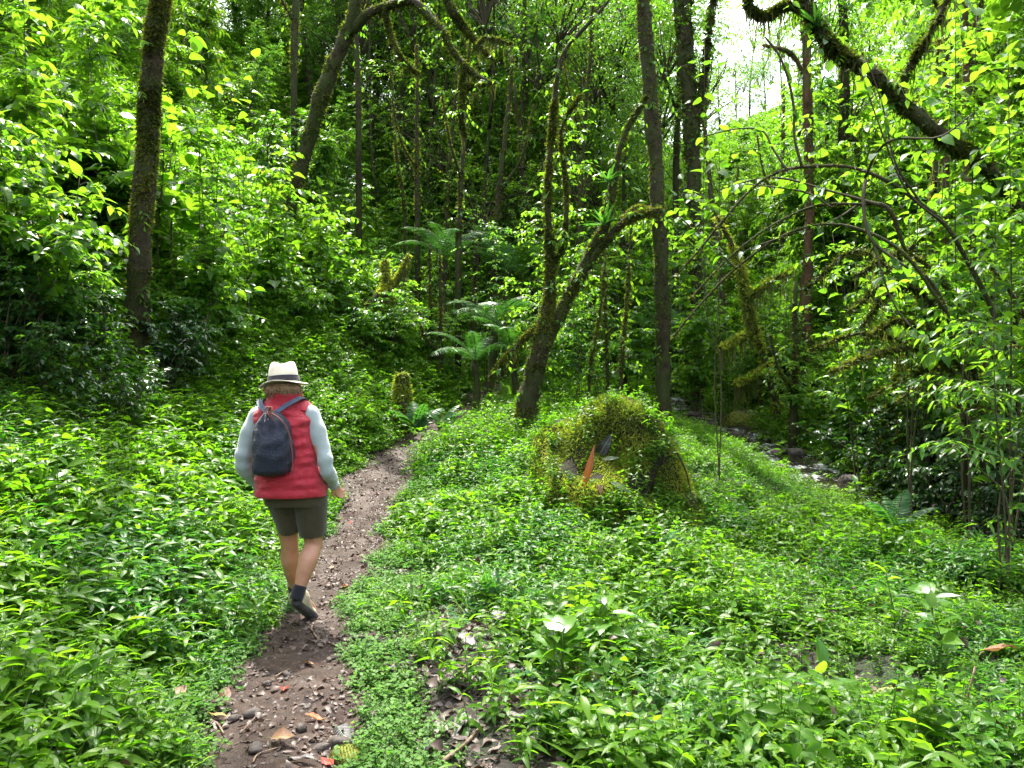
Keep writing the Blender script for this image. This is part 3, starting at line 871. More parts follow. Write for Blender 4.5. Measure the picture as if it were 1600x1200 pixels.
# shared crowns
CR_SMALL = [crown_mesh(100 + k, 1.7, 1.5, 330, T_ov2, 0.085, M['leaf_deep'], 13, 0.55) for k in range(4)]
CR_MID = [crown_mesh(110 + k, 1.5, 1.4, 190, T_ov3, 0.14, M['leaf_fresh'], 11, 0.65) for k in range(4)]
CR_AIRY = [crown_mesh(150 + k, 1.8, 1.5, 150, T_ov2, 0.11, M['leaf_fresh'], 11, 0.65) for k in range(3)]
CR_BIG = [crown_mesh(120 + k, 1.4, 1.3, 90, T_ro2, 0.24, M['leaf_big'], 8, 0.7) for k in range(3)]
CR_LANCE = [crown_mesh(130 + k, 1.5, 1.3, 200, T_la2, 0.19, M['leaf_fresh'], 12, 0.6, droop=0.5) for k in range(3)]
CR_TOP = [crown_mesh(140 + k, 1.7, 0.8, 130, T_ov2, 0.12, M['leaf_deep'], 12, 0.7) for k in range(2)]

hero_tree('mossy_tree', 'mossy upright trunk on the left bank, nearest tree to the hiker',
          [(205, 598, 9.2, 25), (211, 520, 9.2, 22), (216, 440, 9.1, 21), (224, 330, 9.0, 20), (231, 230, 8.9, 20), (236, 140, 8.8, 20), (243, 70, 8.7, 19), (252, -10, 8.6, 18), (262, -150, 8.5, 16), (280, -700, 8.5, 13), (290, -1500, 8.5, 7)],
          moss=26000, moss_len=0.042, epi=30, slim=0.78, seed=3, bark='bark', mtint=0.6,
          limbs=[[(284, -1000, 8.5, 10), (330, -1200, 8.3, 7), (420, -1300, 8.0, 4)], [(282, -900, 8.5, 9), (180, -1100, 8.6, 6), (90, -1250, 8.6, 3)]],
          crown=[(CR_TOP[0], P(330, -1500, 8.6), 1.1), (CR_TOP[1], P(120, -1350, 8.8), 1.0)])

hero_tree('leaning_tree', 'mossy tree leaning right with a crooked beard hung bough across the top',
          [(424, 470, 15.4, 15), (446, 360, 15.3, 15), (462, 290, 15.1, 16), (478, 235, 15.0, 16), (499, 165, 14.8, 16), (522, 100, 14.7, 16), (545, 52, 14.6, 15), (556, 0, 14.4, 12), (566, -60, 14.4, 11), (590, -200, 14.4, 8)],
          limbs=[[(546, 52, 14.6, 12), (572, 24, 14.4, 11), (610, 9, 14.3, 10), (645, 4, 14.0, 9.5), (672, 30, 13.9, 8), (692, 52, 13.7, 7.5), (705, 80, 13.7, 6), (735, 108, 13.6, 5.5), (768, 132, 13.4, 4)],
                 [(600, 12, 14.3, 7), (609, 50, 14.3, 5), (618, 78, 14.1, 4.5), (634, 100, 14.1, 4), (655, 118, 14.1, 3)],
                 [(690, -30, 13.9, 9), (705, 15, 13.7, 9), (722, 42, 13.7, 8), (742, 62, 13.6, 5), (772, 96, 13.6, 3)],
                 [(727, 100, 13.6, 5), (722, 135, 13.6, 5), (730, 135, 13.6, 5), (775, 128, 13.6, 4)],
                 [(727, 132, 13.6, 5), (720, 180, 13.4, 4), (726, 215, 13.4, 2)],
                 [(742, 75, 13.6, 4), (760, 60, 13.4, 3), (800, 70, 13.4, 2)]],
          moss=6500, moss_len=0.06, strands=(90, 0.30, 0.006, 140), seed=5, slim=0.7, epi=60, mtint=0.36)

hero_tree('forked_tree', 'moss covered forked tree leaning over the mossy mound',
          [(822, 655, 11.6, 24), (828, 610, 11.6, 22), (840, 565, 11.5, 20), (850, 520, 11.4, 17), (857, 475, 11.4, 13), (859, 420, 11.3, 9), (857, 330, 11.2, 6.5), (861, 230, 11.1, 6), (866, 150, 11.0, 5.5), (878, 90, 10.9, 5), (905, 50, 10.8, 4), (945, 5, 10.7, 3), (985, -40, 10.6, 2.5)],
          limbs=[[(845, 550, 11.5, 15), (872, 495, 11.5, 14), (900, 440, 11.4, 13), (926, 390, 11.3, 12), (948, 350, 11.2, 11), (958, 300, 11.1, 9), (966, 240, 11.0, 7), (985, 190, 10.9, 5), (1010, 150, 10.8, 3)],
                 [(893, 460, 11.4, 9), (917, 420, 11.3, 9), (945, 380, 11.2, 8), (985, 340, 11.0, 8), (1035, 330, 10.8, 7)],
                 [(866, 410, 11.3, 5), (880, 380, 11.3, 5), (884, 300, 11.2, 4), (876, 210, 11.2, 3.5), (905, 150, 11.1, 3)],
                 [(850, 500, 11.5, 6), (800, 545, 11.4, 5), (765, 590, 11.2, 4)]],
          moss=11000, moss_len=0.05, slim=0.72, epi=120, strands=(110, 0.22, 0.007, 60), seed=7, mossmat='moss', mtint=0.6, flare=1.2, moss_to=0.7)

hero_tree('tall_tree', 'tall straight dark trunk right of the forked mossy tree, its left edge sunlit',
          [(1037, 640, 13.6, 15), (1037, 540, 13.6, 14), (1034, 440, 13.5, 14), (1029, 330, 13.4, 14), (1021, 220, 13.4, 14), (1013, 110, 13.3, 14), (1006, 0, 13.2, 13.5), (1000, -120, 13.2, 12), (990, -330, 13.2, 9), (985, -500, 13.2, 6)],
          moss=5000, moss_len=0.05, epi=90, seed=9, mtint=.55, strands=(60, 0.4, 0.008, 90),
          limbs=[[(1030, 340, 13.4, 6), (1000, 325, 13.2, 5), (970, 345, 13.0, 4)], [(1000, -120, 13.2, 8), (940, -190, 13, 5), (880, -220, 12.8, 3)]],
          crown=[(CR_TOP[1], P(960, -300, 13.0), 1.1)])

hero_tree('slim_tree', 'slim brown trunk beyond the stream with a bushy foot',
          [(1272, 600, 15.2, 14), (1262, 540, 15.2, 11), (1260, 470, 15.1, 10), (1263, 380, 15.0, 9), (1266, 300, 15.0, 9.5), (1264, 200, 14.9, 9.5), (1262, 120, 14.8, 9), (1258, 40, 14.8, 8.5), (1255, -60, 14.8, 8), (1250, -200, 14.8, 6)],
          moss=1800, moss_len=0.045, epi=50, seed=11, bark='bark_red', limbs=[[(1263, 130, 14.9, 5), (1235, 85, 14.8, 4), (1190, 70, 14.6, 3)]], strands=(50, 0.4, 0.008, 60), crown=[(CR_MID[2], P(1290, 10, 15.6), .8), (CR_MID[1], P(1330, 120, 15.8), .7)])
hero_tree('slim_tree', 'slim dark trunk just right of the brown one, ending in a mossy fork',
          [(1296, 530, 16.2, 11), (1303, 460, 16.1, 10), (1309, 380, 16.0, 9.5), (1314, 290, 15.9, 9.5), (1316, 210, 15.8, 9.5), (1319, 150, 15.7, 9), (1318, 60, 15.7, 8), (1312, -60, 15.6, 7)],
          moss=2200, moss_len=0.05, epi=50, seed=12, limbs=[[(1316, 210, 15.8, 6), (1336, 225, 15.7, 6), (1340, 270, 15.6, 4)]], strands=(60, 0.5, 0.009, 60))

hero_tree('bent_tree', 'thick dark bent trunk slanting down across the upper right',
          [(1690, 470, 7.4, 19), (1600, 335, 7.3, 17), (1540, 262, 7.2, 16), (1490, 225, 7.1, 17), (1440, 185, 7.0, 17), (1400, 150, 7.0, 16), (1372, 118, 6.9, 17), (1335, 95, 6.9, 14), (1300, 72, 6.8, 13), (1277, 35, 6.8, 12), (1262, 5, 6.8, 11), (1240, -60, 6.8, 9)],
          limbs=[[(1272, 25, 6.8, 9), (1250, 10, 6.8, 8), (1225, 12, 6.8, 7), (1205, 25, 6.8, 6), (1186, 24, 6.8, 6), (1174, 10, 6.8, 5), (1178, -12, 6.8, 4)],
                 [(1400, 150, 7.0, 9), (1430, 90, 6.9, 7), (1470, 20, 6.8, 5), (1500, -60, 6.8, 4)]],
          moss=9000, moss_len=0.05, epi=60, slim=0.64, strands=(130, 0.28, 0.006, 120), seed=14, mtint=0.25)

hero_tree('vine_tree', 'vine wrapped trunk at the left edge of the sky gap',
          [(1090, 560, 17.0, 10), (1088, 420, 17.0, 11), (1084, 300, 17.0, 13), (1078, 180, 17.0, 15), (1070, 80, 17.0, 16), (1064, -20, 17.0, 15), (1056, -160, 17.0, 12)],
          moss=3500, moss_len=0.10, epi=240, strands=(50, 0.9, 0.012, 260), seed=15, limbs=[[(1084, 220, 17, 8), (1100, 120, 16.9, 6), (1110, 20, 16.8, 5), (1130, -50, 16.8, 4)]],
          crown=[(CR_SMALL[0], P(1040, 45, 17.6), .8), (CR_SMALL[1], P(1070, -50, 17.2), .75), (CR_SMALL[2], P(1030, 160, 18.0), .7)])

hero_tree('mossy_snag', 'thin broken mossy snag with hanging beards on the green bank',
          [(622, 590, 14.5, 10), (614, 545, 14.5, 9), (607, 500, 14.5, 8), (604, 450, 14.4, 8), (600, 405, 14.4, 5)],
          limbs=[[(604, 440, 14.4, 5), (590, 462, 14.1, 4), (575, 480, 13.9, 3)], [(606, 450, 14.4, 4), (625, 425, 14.4, 3), (640, 400, 14.3, 2)]],
          moss=3000, moss_len=0.07, strands=(130, 0.4, 0.008, 80), seed=17, mossmat='moss_bright', cat='dead tree')
hero_tree('mossy_branch_tree', 'crooked yellow mossy small tree by the bright stream bank',
          [(1215, 640, 14.0, 8), (1200, 580, 14.0, 7), (1180, 520, 14.0, 7), (1168, 480, 13.9, 7), (1160, 430, 13.8, 6), (1150, 395, 13.8, 5), (1120, 340, 13.7, 4)],
          limbs=[[(1178, 510, 14, 5), (1150, 530, 13.8, 4), (1125, 545, 13.6, 3)], [(1165, 470, 13.9, 4), (1200, 440, 13.7, 3), (1240, 425, 13.5, 3)], [(1198, 575, 14, 4), (1170, 590, 13.8, 4), (1150, 600, 13.7, 3)]],
          moss=3800, moss_len=0.08, strands=(120, 0.5, 0.009, 80), seed=18, mossmat='moss_bright', mtint=0.6)
for k, (lab, tr, sd) in enumerate([
    ('mossy leaning pole at the foot of the dark right bank, the left of two', [(1352, 760, 11.0, 9), (1372, 710, 11.0, 9), (1388, 650, 10.9, 8), (1402, 590, 10.8, 6), (1425, 520, 10.7, 4)], 21),
    ('mossy leaning pole at the foot of the dark right bank, the right of two', [(1396, 762, 11.2, 9), (1404, 710, 11.2, 8), (1411, 660, 11.1, 7), (1420, 600, 11.0, 6), (1450, 520, 10.9, 4)], 22),
    ('short mossy pole standing on the dark right bank', [(1491, 680, 9.8, 7), (1492, 640, 9.8, 7), (1495, 600, 9.8, 6), (1510, 540, 9.7, 4)], 23)]):
    hero_tree('leaning_pole', lab, tr, moss=2600, moss_len=0.06, seed=sd, strands=(90, 0.4, 0.008, 120), cat='sapling', mossmat='moss_bright', mtint=0.35,
              limbs=[[tr[2], (tr[2][0] + 60, tr[2][1] - 50, tr[2][2] - 0.3, 4), (tr[2][0] + 150, tr[2][1] - 60, tr[2][2] - 0.6, 2)]])

# thin far trunks seen against the hazy green
thin = [(652, 340, 190, 17, 7, 'bark', 0), (632, 330, 230, 18, 4, 'bark', -14), (716, 380, 180, 16, 7, 'bark', 12), (772, 400, 205, 18, 8, 'bark', 18), (698, 330, 190, 19, 5, 'bark', 10),
        (816, 260, -40, 21, 6, 'bark', 4), (460, 110, -40, 17, 10, 'bark', 2), (970, 600, 440, 13, 5, 'bark', 12), (950, 610, 450, 13.4, 4, 'bark', -6), (1130, 480, 300, 18, 8, 'bark_pale', -20),
        (1222, 420, 250, 19, 7, 'bark_pale', 2), (1345, 420, 200, 19, 6, 'bark_red', 0), (1480, 120, -40, 13, 9, 'bark_red', 2), (1512, 200, -40, 12, 9, 'bark_red', -6),
        (1240, 660, 560, 13, 10, 'bark', 2), (738, 600, 480, 18, 8, 'bark', 3), (688, 590, 510, 15, 6, 'bark', 0), (676, 590, 500, 15.3, 5, 'bark', -3), (1056, 300, 60, 19, 9, 'bark', 6),
        (836, 430, 250, 20, 8, 'bark', -20), (905, 350, 120, 18, 6, 'bark', 14), (1460, 320, 180, 10, 7, 'bark', 4), (920, 600, 480, 12.5, 3, 'bark', 18), (560, 150, -40, 16, 7, 'bark', -10)]
thin_labels = ['slim dark trunk left of the palm fern, forking once',
 'thinner grey trunk just left of the forking slim one',
 'slim dark trunk leaning right, left of centre in the far trees',
 'dark trunk leaning right at the middle of the far trees',
 'thin trunk between the two right leaning trunks',
 'dark trunk cut by the top edge near the top centre',
 'dark trunk cut by the top edge, left of the leaning tree',
 'thin crooked stem rising behind the top of the mound',
 'thinnest stem rising just left of the crooked one behind the mound',
 'pale trunk leaning left behind the bright shrubs below the sky gap',
 'pale upright trunk left of the slim brown trunk',
 'reddish thin trunk right of the two slim trunks',
 'reddish trunk at the top right, the left of two',
 'reddish trunk at the top right, the right of two',
 'short dark stem at the shaded foot of the bank beyond the stream',
 'dark stem low in the shade behind the path bend',
 'short thin stem left of the path bend, the right of two',
 'short thin stem left of the path bend, the left of two',
 'dark trunk just right of the tall straight trunk, far behind',
 'stout dark trunk deep in the middle of the valley, leaning left',
 'thin trunk leaning right at the upper centre',
 'dark thin trunk under the bent trunk on the right',
 'thin bare stem slanting right behind the mound',
 'dark trunk at the top edge right of the leaning tree']
for k, (u, v0, v1, Y, rp, bk, dx) in enumerate(thin):
    hero_tree('thin_tree', thin_labels[k], [(u, v0, Y, rp), (u + dx * 0.3, v0 * 0.6 + v1 * 0.4, Y, rp * 0.85), (u + dx, v1, Y, rp * 0.7), (u + dx * 1.6, v1 - 120, Y, rp * 0.45)],
              moss=1200, moss_len=0.06, seed=40 + k, sides=8, slim=0.62, mtint=0.6, epi=14, group='thin trunks in the forest behind', bark=bk, n=20,
              limbs=[] if rp < 6 else [[(u + dx * 0.4, v0 * 0.5 + v1 * 0.5, Y, rp * 0.5), (u + dx + (25 if k % 2 else -25), v0 * 0.2 + v1 * 0.8, Y - 0.3, rp * 0.35), (u + dx + (45 if k % 2 else -40), v1 - 40, Y - 0.4, rp * 0.2)]])

# arching stems over the stream on the right
def arch(label, pts, twigs, nleaf, lsize, seed, kind='ovate'):
    r = np.random.default_rng(seed)
    C, ra = px_line(pts, n=40, wob=0.02, seed=seed); ra = ra * 0.62
    base = C[0].copy(); root = empty('arching_shrub', tuple(base)); tag(root, label, 'shrub')
    g = Geo(); tube(g, C - base, ra, 8, 0.12, seed=seed); g.build('stem', [M['bark']], root)
    gm = Geo(); moss_fuzz(gm, C - base, ra, 900, 0.025, r, 0.4); gm.build('moss', [M['moss']], root)['kind'] = 'stuff'
    tot = 0
    for tw in twigs:
        Ct, rt = px_line(tw, n=18, wob=0.02, seed=seed + 3)
        g = Geo(); tube(g, Ct - base, rt, 5, 0.1); g.build('twig', [M['twig']], root)
        k = max(3, int(nleaf / len(twigs)))
        for j in range(k):
            t = r.uniform(0.25, 1); p = along(Ct - base, [t])[0]; tg = norm(along(Ct, [t])[0] - along(Ct, [t - 0.1])[0])
            lat = norm(np.cross(tg, UP) + r.normal(0, 0.3, 3)) * (1 if j % 2 else -1)
            put_leaf(root, LEAVES[kind][r.integers(3)], p, lat + tg * 0.5 - UP * r.uniform(0, 0.7), UP + r.normal(0, 0.35, 3), lsize * r.uniform(0.5, 1.2)); tot += 1
    return root
arch('dark stem arching high over the stream, bearing thin upright shoots',
     [(1575, 560, 6.4, 6), (1545, 470, 6.4, 6), (1505, 395, 6.4, 6), (1475, 350, 6.4, 6), (1430, 315, 6.4, 5.5), (1385, 285, 6.4, 5), (1330, 264, 6.5, 4.5), (1270, 262, 6.5, 4), (1215, 272, 6.6, 3.5), (1165, 305, 6.7, 3), (1125, 350, 6.8, 3), (1090, 395, 6.9, 2.5), (1060, 430, 7.0, 2)],
     [[(1253, 262, 6.5, 2.5), (1240, 215, 6.5, 2.2), (1238, 160, 6.5, 2.2), (1222, 95, 6.5, 2), (1197, 58, 6.5, 1.5)],
      [(1230, 268, 6.5, 2), (1208, 235, 6.6, 2), (1190, 205, 6.7, 1.6), (1150, 202, 6.8, 1.2), (1100, 212, 6.9, 1)],
      [(1352, 278, 6.4, 2.5), (1370, 240, 6.2, 2), (1400, 218, 6.0, 2), (1470, 216, 5.9, 1.5), (1520, 178, 5.8, 1.2)],
      [(1440, 318, 6.4, 2), (1400, 255, 6.3, 1.6), (1380, 180, 6.3, 1.4), (1350, 90, 6.3, 1)],
      [(1480, 352, 6.4, 2), (1420, 300, 6.2, 1.6), (1370, 190, 6.1, 1.4), (1340, 110, 6.1, 1)],
      [(1352, 280, 6.4, 3), (1350, 320, 6.3, 3), (1364, 375, 6.2, 2.5), (1420, 420, 6.1, 2)]], 70, 0.12, 61)
arch('lower dark stem arching under the first over the stream',
     [(1500, 560, 7.0, 5), (1468, 460, 7.0, 5), (1420, 400, 7.0, 5), (1390, 325, 7.0, 6), (1340, 318, 7.1, 4), (1270, 322, 7.2, 3.5), (1200, 355, 7.3, 3), (1130, 410, 7.4, 2.5), (1070, 470, 7.5, 2)],
     [[(1390, 325, 7, 3), (1300, 300, 7.1, 2), (1210, 280, 7.2, 1.5), (1120, 300, 7.3, 1)],
      [(1300, 325, 7.1, 2), (1250, 300, 7.2, 1.6), (1140, 290, 7.4, 1)],
      [(1340, 320, 7.1, 2), (1290, 350, 7.0, 1.6), (1150, 400, 7.0, 1)]], 50, 0.12, 62)
arch('low stem arching close above the stream bank toward the mossy mound',
     [(1480, 490, 6.6, 4.5), (1420, 405, 6.7, 4.5), (1360, 365, 6.8, 4), (1290, 350, 6.9, 3.5), (1220, 370, 7.0, 3), (1150, 420, 7.2, 3), (1090, 480, 7.4, 2.5), (1050, 530, 7.6, 2)],
     [[(1360, 365, 6.8, 2), (1400, 480, 6.6, 1.6), (1480, 560, 6.4, 1)], [(1150, 420, 7.2, 2), (1110, 380, 7.2, 1.4), (1060, 340, 7.2, 1)]], 34, 0.13, 63)

# bromeliads in the forks of the trees
for k, (u, v, Y, s, lab) in enumerate([(944, 352, 11.0, .34, 'bromeliad tuft in the upper limb of the forked tree'), (950, 285, 10.95, .26, 'smaller bromeliad higher on the same limb of the forked tree'), (1275, 40, 6.7, .2, 'bromeliad tuft at the crook of the bent trunk')]):
    r = np.random.default_rng(620 + k); root = empty('bromeliad', tuple(P(u, v, Y))); tag(root, lab, 'plant')
    me = leaf_meshes('strap', M['leaf_fern'], 1, 'leaf', 5, 60 + k)[0]
    for j in range(18):
        a = j * 2.4; put_leaf(root, me, (0, 0, 0), np.array([math.cos(a), math.sin(a), r.uniform(.1, 1.6)]), UP + r.normal(0, .2, 3), s * r.uniform(.7, 1.2))
# ------------------------------------------------------------------ forest on the slopes behind
def trunk_mesh(seed, h, r0, lean):
    r = np.random.default_rng(seed)
    t = np.linspace(0, 1, 14)
    C = np.stack([lean * t * h + 0.15 * np.sin(t * 5 + seed), 0.15 * np.cos(t * 4 + seed) - 0.15 * np.cos(seed), t * h - 0.3], -1)
    g = Geo(); tube(g, C, r0 * (1.25 - 0.9 * t), 8, 0.15, seed=seed)
    return g.mesh('trunk', [M['bark']]), C
def limb_mesh(seed, C):
    r = np.random.default_rng(seed + 5); g = Geo()
    for k in range(1):
        p = along(C, [r.uniform(0.35, 0.95)])[0]; a = r.uniform(0, 6.28); L = r.uniform(0.8, 2.2)
        d = np.array([math.cos(a), math.sin(a), 0.5])
        tube(g, catmull([p, p + d * L * 0.5 + r.normal(0, 0.1, 3), p + d * L + r.normal(0, 0.2, 3)], 8), np.linspace(0.05, 0.012, 8), 5, 0.1)
    return g.mesh('limb', [M['bark']])

def forest_proto(seed, h, r0, lean, crowns, name='forest_tree'):
    tm, C = trunk_mesh(seed, h, r0, lean)
    root = empty(name)
    link('trunk', tm, root)
    for k in range(4): link('limb', limb_mesh(seed * 7 + k, C), root)
    r = np.random.default_rng(seed)
    for (me, t, s, off) in crowns:
        p = along(C, [t])[0]; a = r.uniform(0, 6.28)
        o = link('crown', me, root, (p[0] + off * math.cos(a), p[1] + off * math.sin(a), p[2])); o.scale = (s, s, s * r.uniform(0.85, 1.1)); o.rotation_euler = (0, 0, r.uniform(0, 6.28)); o['kind'] = 'stuff'
    return root
def protos():
    A = [forest_proto(201 + k, 9 + k, 0.09, 0.05 * (k - 1), [(CR_SMALL[k % 4], 0.95, 1.25, 0.2), (CR_SMALL[(k + 1) % 4], 0.72, 1.1, 1.2), (CR_SMALL[(k + 2) % 4], 0.55, 0.95, 1.2), (CR_SMALL[(k + 3) % 4], 0.36, 0.8, 0.9)]) for k in range(3)]
    B = [forest_proto(211 + k, 7 + k, 0.06, 0.06 * (1 - k), [(CR_MID[k % 4], 0.95, 1.2, 0.1), (CR_MID[(k + 1) % 4], 0.7, 1.1, 0.9), (CR_MID[(k + 2) % 4], 0.45, 0.9, 0.8)]) for k in range(3)]
    Cc = [forest_proto(221 + k, 6.5 + k, 0.05, 0.05, [(CR_BIG[k % 3], 0.95, 1.15, 0.1), (CR_BIG[(k + 1) % 3], 0.68, 1.0, 0.8)]) for k in range(2)]
    D = [forest_proto(231 + k, 6 + 1.5 * k, 0.05, -0.04, [(CR_LANCE[k % 3], 0.95, 1.2, 0.1), (CR_LANCE[(k + 1) % 3], 0.65, 1.0, 0.8), (CR_LANCE[(k + 2) % 3], 0.4, 0.8, 0.6)]) for k in range(2)]
    E = [forest_proto(241 + k, 10.5, 0.05, 0.03 * (k - 1), [(CR_AIRY[k % 3], 0.98, 1.2, 0.2), (CR_AIRY[(k + 1) % 3], 0.80, 1.1, 1.1), (CR_AIRY[(k + 2) % 3], 0.62, 1.0, 1.2), (CR_AIRY[k % 3], 0.4, .8, .9)]) for k in range(3)]
    return A, B, Cc, D, E
FA, FB, FC, FD, FT = protos()
used = set()
def place_tree(proto, x, y, rz, sc, label, group):
    loc = (x, y, float(H(x, y)) - 0.1)
    if proto.name not in used:
        used.add(proto.name); o = proto
        o.location = loc; o.rotation_euler = (0, 0, rz); o.scale = (sc, sc, sc)
    else:
        o = dup(proto, loc, rz, sc)
    tag(o, label, 'tree', group)
    return o
fr = np.random.default_rng(5)
def az_of(x, y): return math.degrees(math.atan2(x, y))
ntree = 0
for yy in np.arange(13.5, 46, 2.9):
    for xx in np.arange(-36, 36, 2.9):
        x = xx + fr.uniform(-1.2, 1.2); y = yy + fr.uniform(-1.2, 1.2)
        if abs(x) > 0.70 * y + 2.5: continue
        s = x - path_x(y); d = x - stream_x(y); a = az_of(x, y)
        if y < 24 and (s > (-8.5 if y < 20.5 else -4.6) and d < 1.6): continue        # open valley floor
        if 9.0 < a < (27.0 if y < 24 else 22.0) and y > 11: continue               # the gap where the sky shows
        if y > 22 and fr.random() < (0.12 if (abs(a) < 9 and y < 34) else 0.42): continue
        if -14 < a < -9 and y < 16: continue
        right = d > 0
        p = fr.random()
        far = y > 24
        if right:
            pool, lab = ((FB, 'slender sunlit tree right of the stream') if p < 0.45 else
                         (FC, 'sunlit tree with large leaves right of the stream') if p < 0.65 else
                         (FD, 'narrow leaved sunlit tree right of the stream') if p < 0.85 else (FA, 'dense small leaved tree right of the stream'))
        else:
            pool, lab = ((FA, 'dense small leaved tree behind the path') if p < 0.62 else
                         (FB, 'slender tree behind the path') if p < 0.82 else (FD, 'narrow leaved tree behind the path'))
        place_tree(pool[fr.integers(len(pool))], x, y, fr.uniform(0, 6.28), fr.uniform(0.75, 1.2), lab, lab.replace(' tree', ' trees'))
        ntree += 1
# low tops under the sky gap: far trees that close the valley behind
for k in range(9):
    y = fr.uniform(38, 46); a = 11.5 + k * 1.0
    x = y * math.tan(R(a))
    place_tree(FA[k % 3], x, y, fr.uniform(0, 6.28), fr.uniform(.42, .58), 'low far treetop below the bright sky gap', 'low far treetops below the sky gap'); ntree += 1
# tall slender trees standing on the valley floor, their crowns closing the top of the view
for k, (u, Y, sc) in enumerate([(590, 23, 1.1), (670, 22, 1.1), (750, 20.5, 1.05), (800, 24, 1.15), (850, 20.5, 1.0), (915, 23, 1.05), (955, 20.5, 0.95), (700, 27, 1.3), (890, 28, 1.35), (1035, 25, 1.25), (640, 25.5, 1.2), (985, 26, 1.25)]):
    b = Gd(u, Y)
    place_tree(FT[k % 3], b[0], b[1], fr.uniform(0, 6.28), sc, 'tall bare stemmed tree on the valley floor', 'tall bare stemmed trees on the valley floor'); ntree += 1
# the wall of trees that closes the valley
for k in range(17):
    a = -14 + k * 1.42; y = fr.uniform(27, 37); x = y * math.tan(R(a))
    place_tree(FA[k % 3], x, y, fr.uniform(0, 6.28), fr.uniform(1.15, 1.4), 'tall dense tree closing the head of the valley', 'tall dense trees closing the head of the valley'); ntree += 1
print('forest trees', ntree)

# ------------------------------------------------------------------ shrubs of the understorey
def shrub_proto(name, *a, **k):
    st, fo = shrub_meshes(*a, **k)
    return make_thing(name, [('stem', st, False), ('foliage', fo, True)])
SH = {
    'small': [shrub_proto('shrub', 300 + k, 1.7, 0.9, 6, 110, T_ov3, 0.10, M['leaf_fresh'], 9, 0.42) for k in range(3)],
    'deep': [shrub_proto('shrub', 310 + k, 2.0, 1.0, 6, 130, T_ov2, 0.085, M['leaf_deep'], 11, 0.45) for k in range(3)],
    'big': [shrub_proto('shrub', 320 + k, 2.3, 0.8, 5, 60, T_ro2, 0.20, M['leaf_big'], 7, 0.5) for k in range(2)],
    'lance': [shrub_proto('shrub', 330 + k, 1.8, 0.9, 7, 90, T_la2, 0.17, M['leaf_fresh'], 9, 0.45, droop=0.5) for k in range(2)],
    'low': [shrub_proto('shrub', 340 + k, 0.85, 0.7, 8, 80, T_ov3, 0.085, M['leaf_herb'], 8, 0.32) for k in range(3)],
}
LABS = {'small': 'leafy shrub with pointed leaves', 'deep': 'dark fine leaved shrub', 'big': 'shrub with large round leaves', 'lance': 'shrub with drooping narrow leaves', 'low': 'low spreading leafy shrub'}
for k in range(3): SH.setdefault('tall', []).append(shrub_proto('understorey_tree', 350 + k, 4.2, 1.3, 5, 300, T_ov3, 0.13, M['leaf_fresh'], 9, 0.6, lo=0.12, stem_r=0.02))
for k in range(3): SH.setdefault('tall_deep', []).append(shrub_proto('understorey_tree', 360 + k, 4.6, 1.5, 5, 420, T_ov2, 0.095, M['leaf_deep'], 11, 0.6, lo=0.1, stem_r=0.02))
for k in range(2): SH.setdefault('tall_lance', []).append(shrub_proto('understorey_tree', 370 + k, 4.0, 1.4, 6, 260, T_la2, 0.2, M['leaf_fresh'], 9, 0.55, lo=0.12, droop=0.5, stem_r=0.018))
SH['dark'] = [shrub_proto('shrub', 380 + k, 1.7, 1.0, 7, 130, T_ov3, 0.10, M['leaf_dark'], 10, 0.45, lo=0.08) for k in range(3)]  # leaf colour darkened to stand for shadow pockets on the banks
LABS.update(dark='shade darkened glossy shrub', tall='many stemmed leafy shrub', tall_deep='many stemmed fine leaved shrub', tall_lance='many stemmed narrow leaved shrub')
def place_shrub(kind, x, y, sc, where, rz=None, tilt=(0, 0), label=None, solo=False):
    pr = SH[kind][fr.integers(len(SH[kind]))]
    loc = (x, y, float(H(x, y)) - 0.05); rz = fr.uniform(0, 6.28) if rz is None else rz
    if pr.name not in used:
        used.add(pr.name); o = pr; o.location = loc; o.rotation_euler = (tilt[0], tilt[1], rz); o.scale = (sc, sc, sc)
    else: o = dup(pr, loc, rz, sc, tilt)
    lab = label or (LABS[kind] + ' ' + where)
    tag(o, lab, 'shrub', None if solo else lab.replace('shrub', 'shrubs', 1))
    return o
nsh = 0
for yy in np.arange(6.5, 34, 1.5):
    for xx in np.arange(-26, 26, 1.5):
        x = xx + fr.uniform(-.8, .8); y = yy + fr.uniform(-.8, .8)
        if not in_view(np.array(x), np.array(y), 1.0): continue
        if y > 18 and fr.random() < 0.45: continue
        s = x - path_x(y); d = x - stream_x(y); a = az_of(x, y)
        if d < 0.9 and s > -2.6 - 0.04 * y and y < 21: continue          # floor and bank of herbs
        if s < 0 and y < 9 and x < -3: continue                          # dark foot of the near left bank
        if d > 0 and y < 11 and d < 1.7: continue
        if 12.3 < a < 18.5 and y > 20 and d < 3: pass
        right = d > 0
        p = fr.random()
        if right:
            kind = 'small' if p < 0.35 else 'big' if p < 0.55 else 'lance' if p < 0.75 else 'deep' if p < 0.85 else 'low'
            where = 'right of the stream' if y < 20 else 'far up the valley on the right'
        elif d > -2.5 and y > 20:
            kind = 'deep' if p < 0.5 else 'lance' if p < 0.7 else 'small'; where = 'behind the path'
        else:
            kind = 'deep' if p < 0.42 else 'small' if p < 0.68 else 'lance' if p < 0.86 else 'big'
            where = 'left of the path' if y < 18 else 'far up the left hillside'
        place_shrub(kind, x, y, fr.uniform(0.7, 1.35), where, tilt=(fr.uniform(-.15, .15), fr.uniform(-.15, .15))); nsh += 1
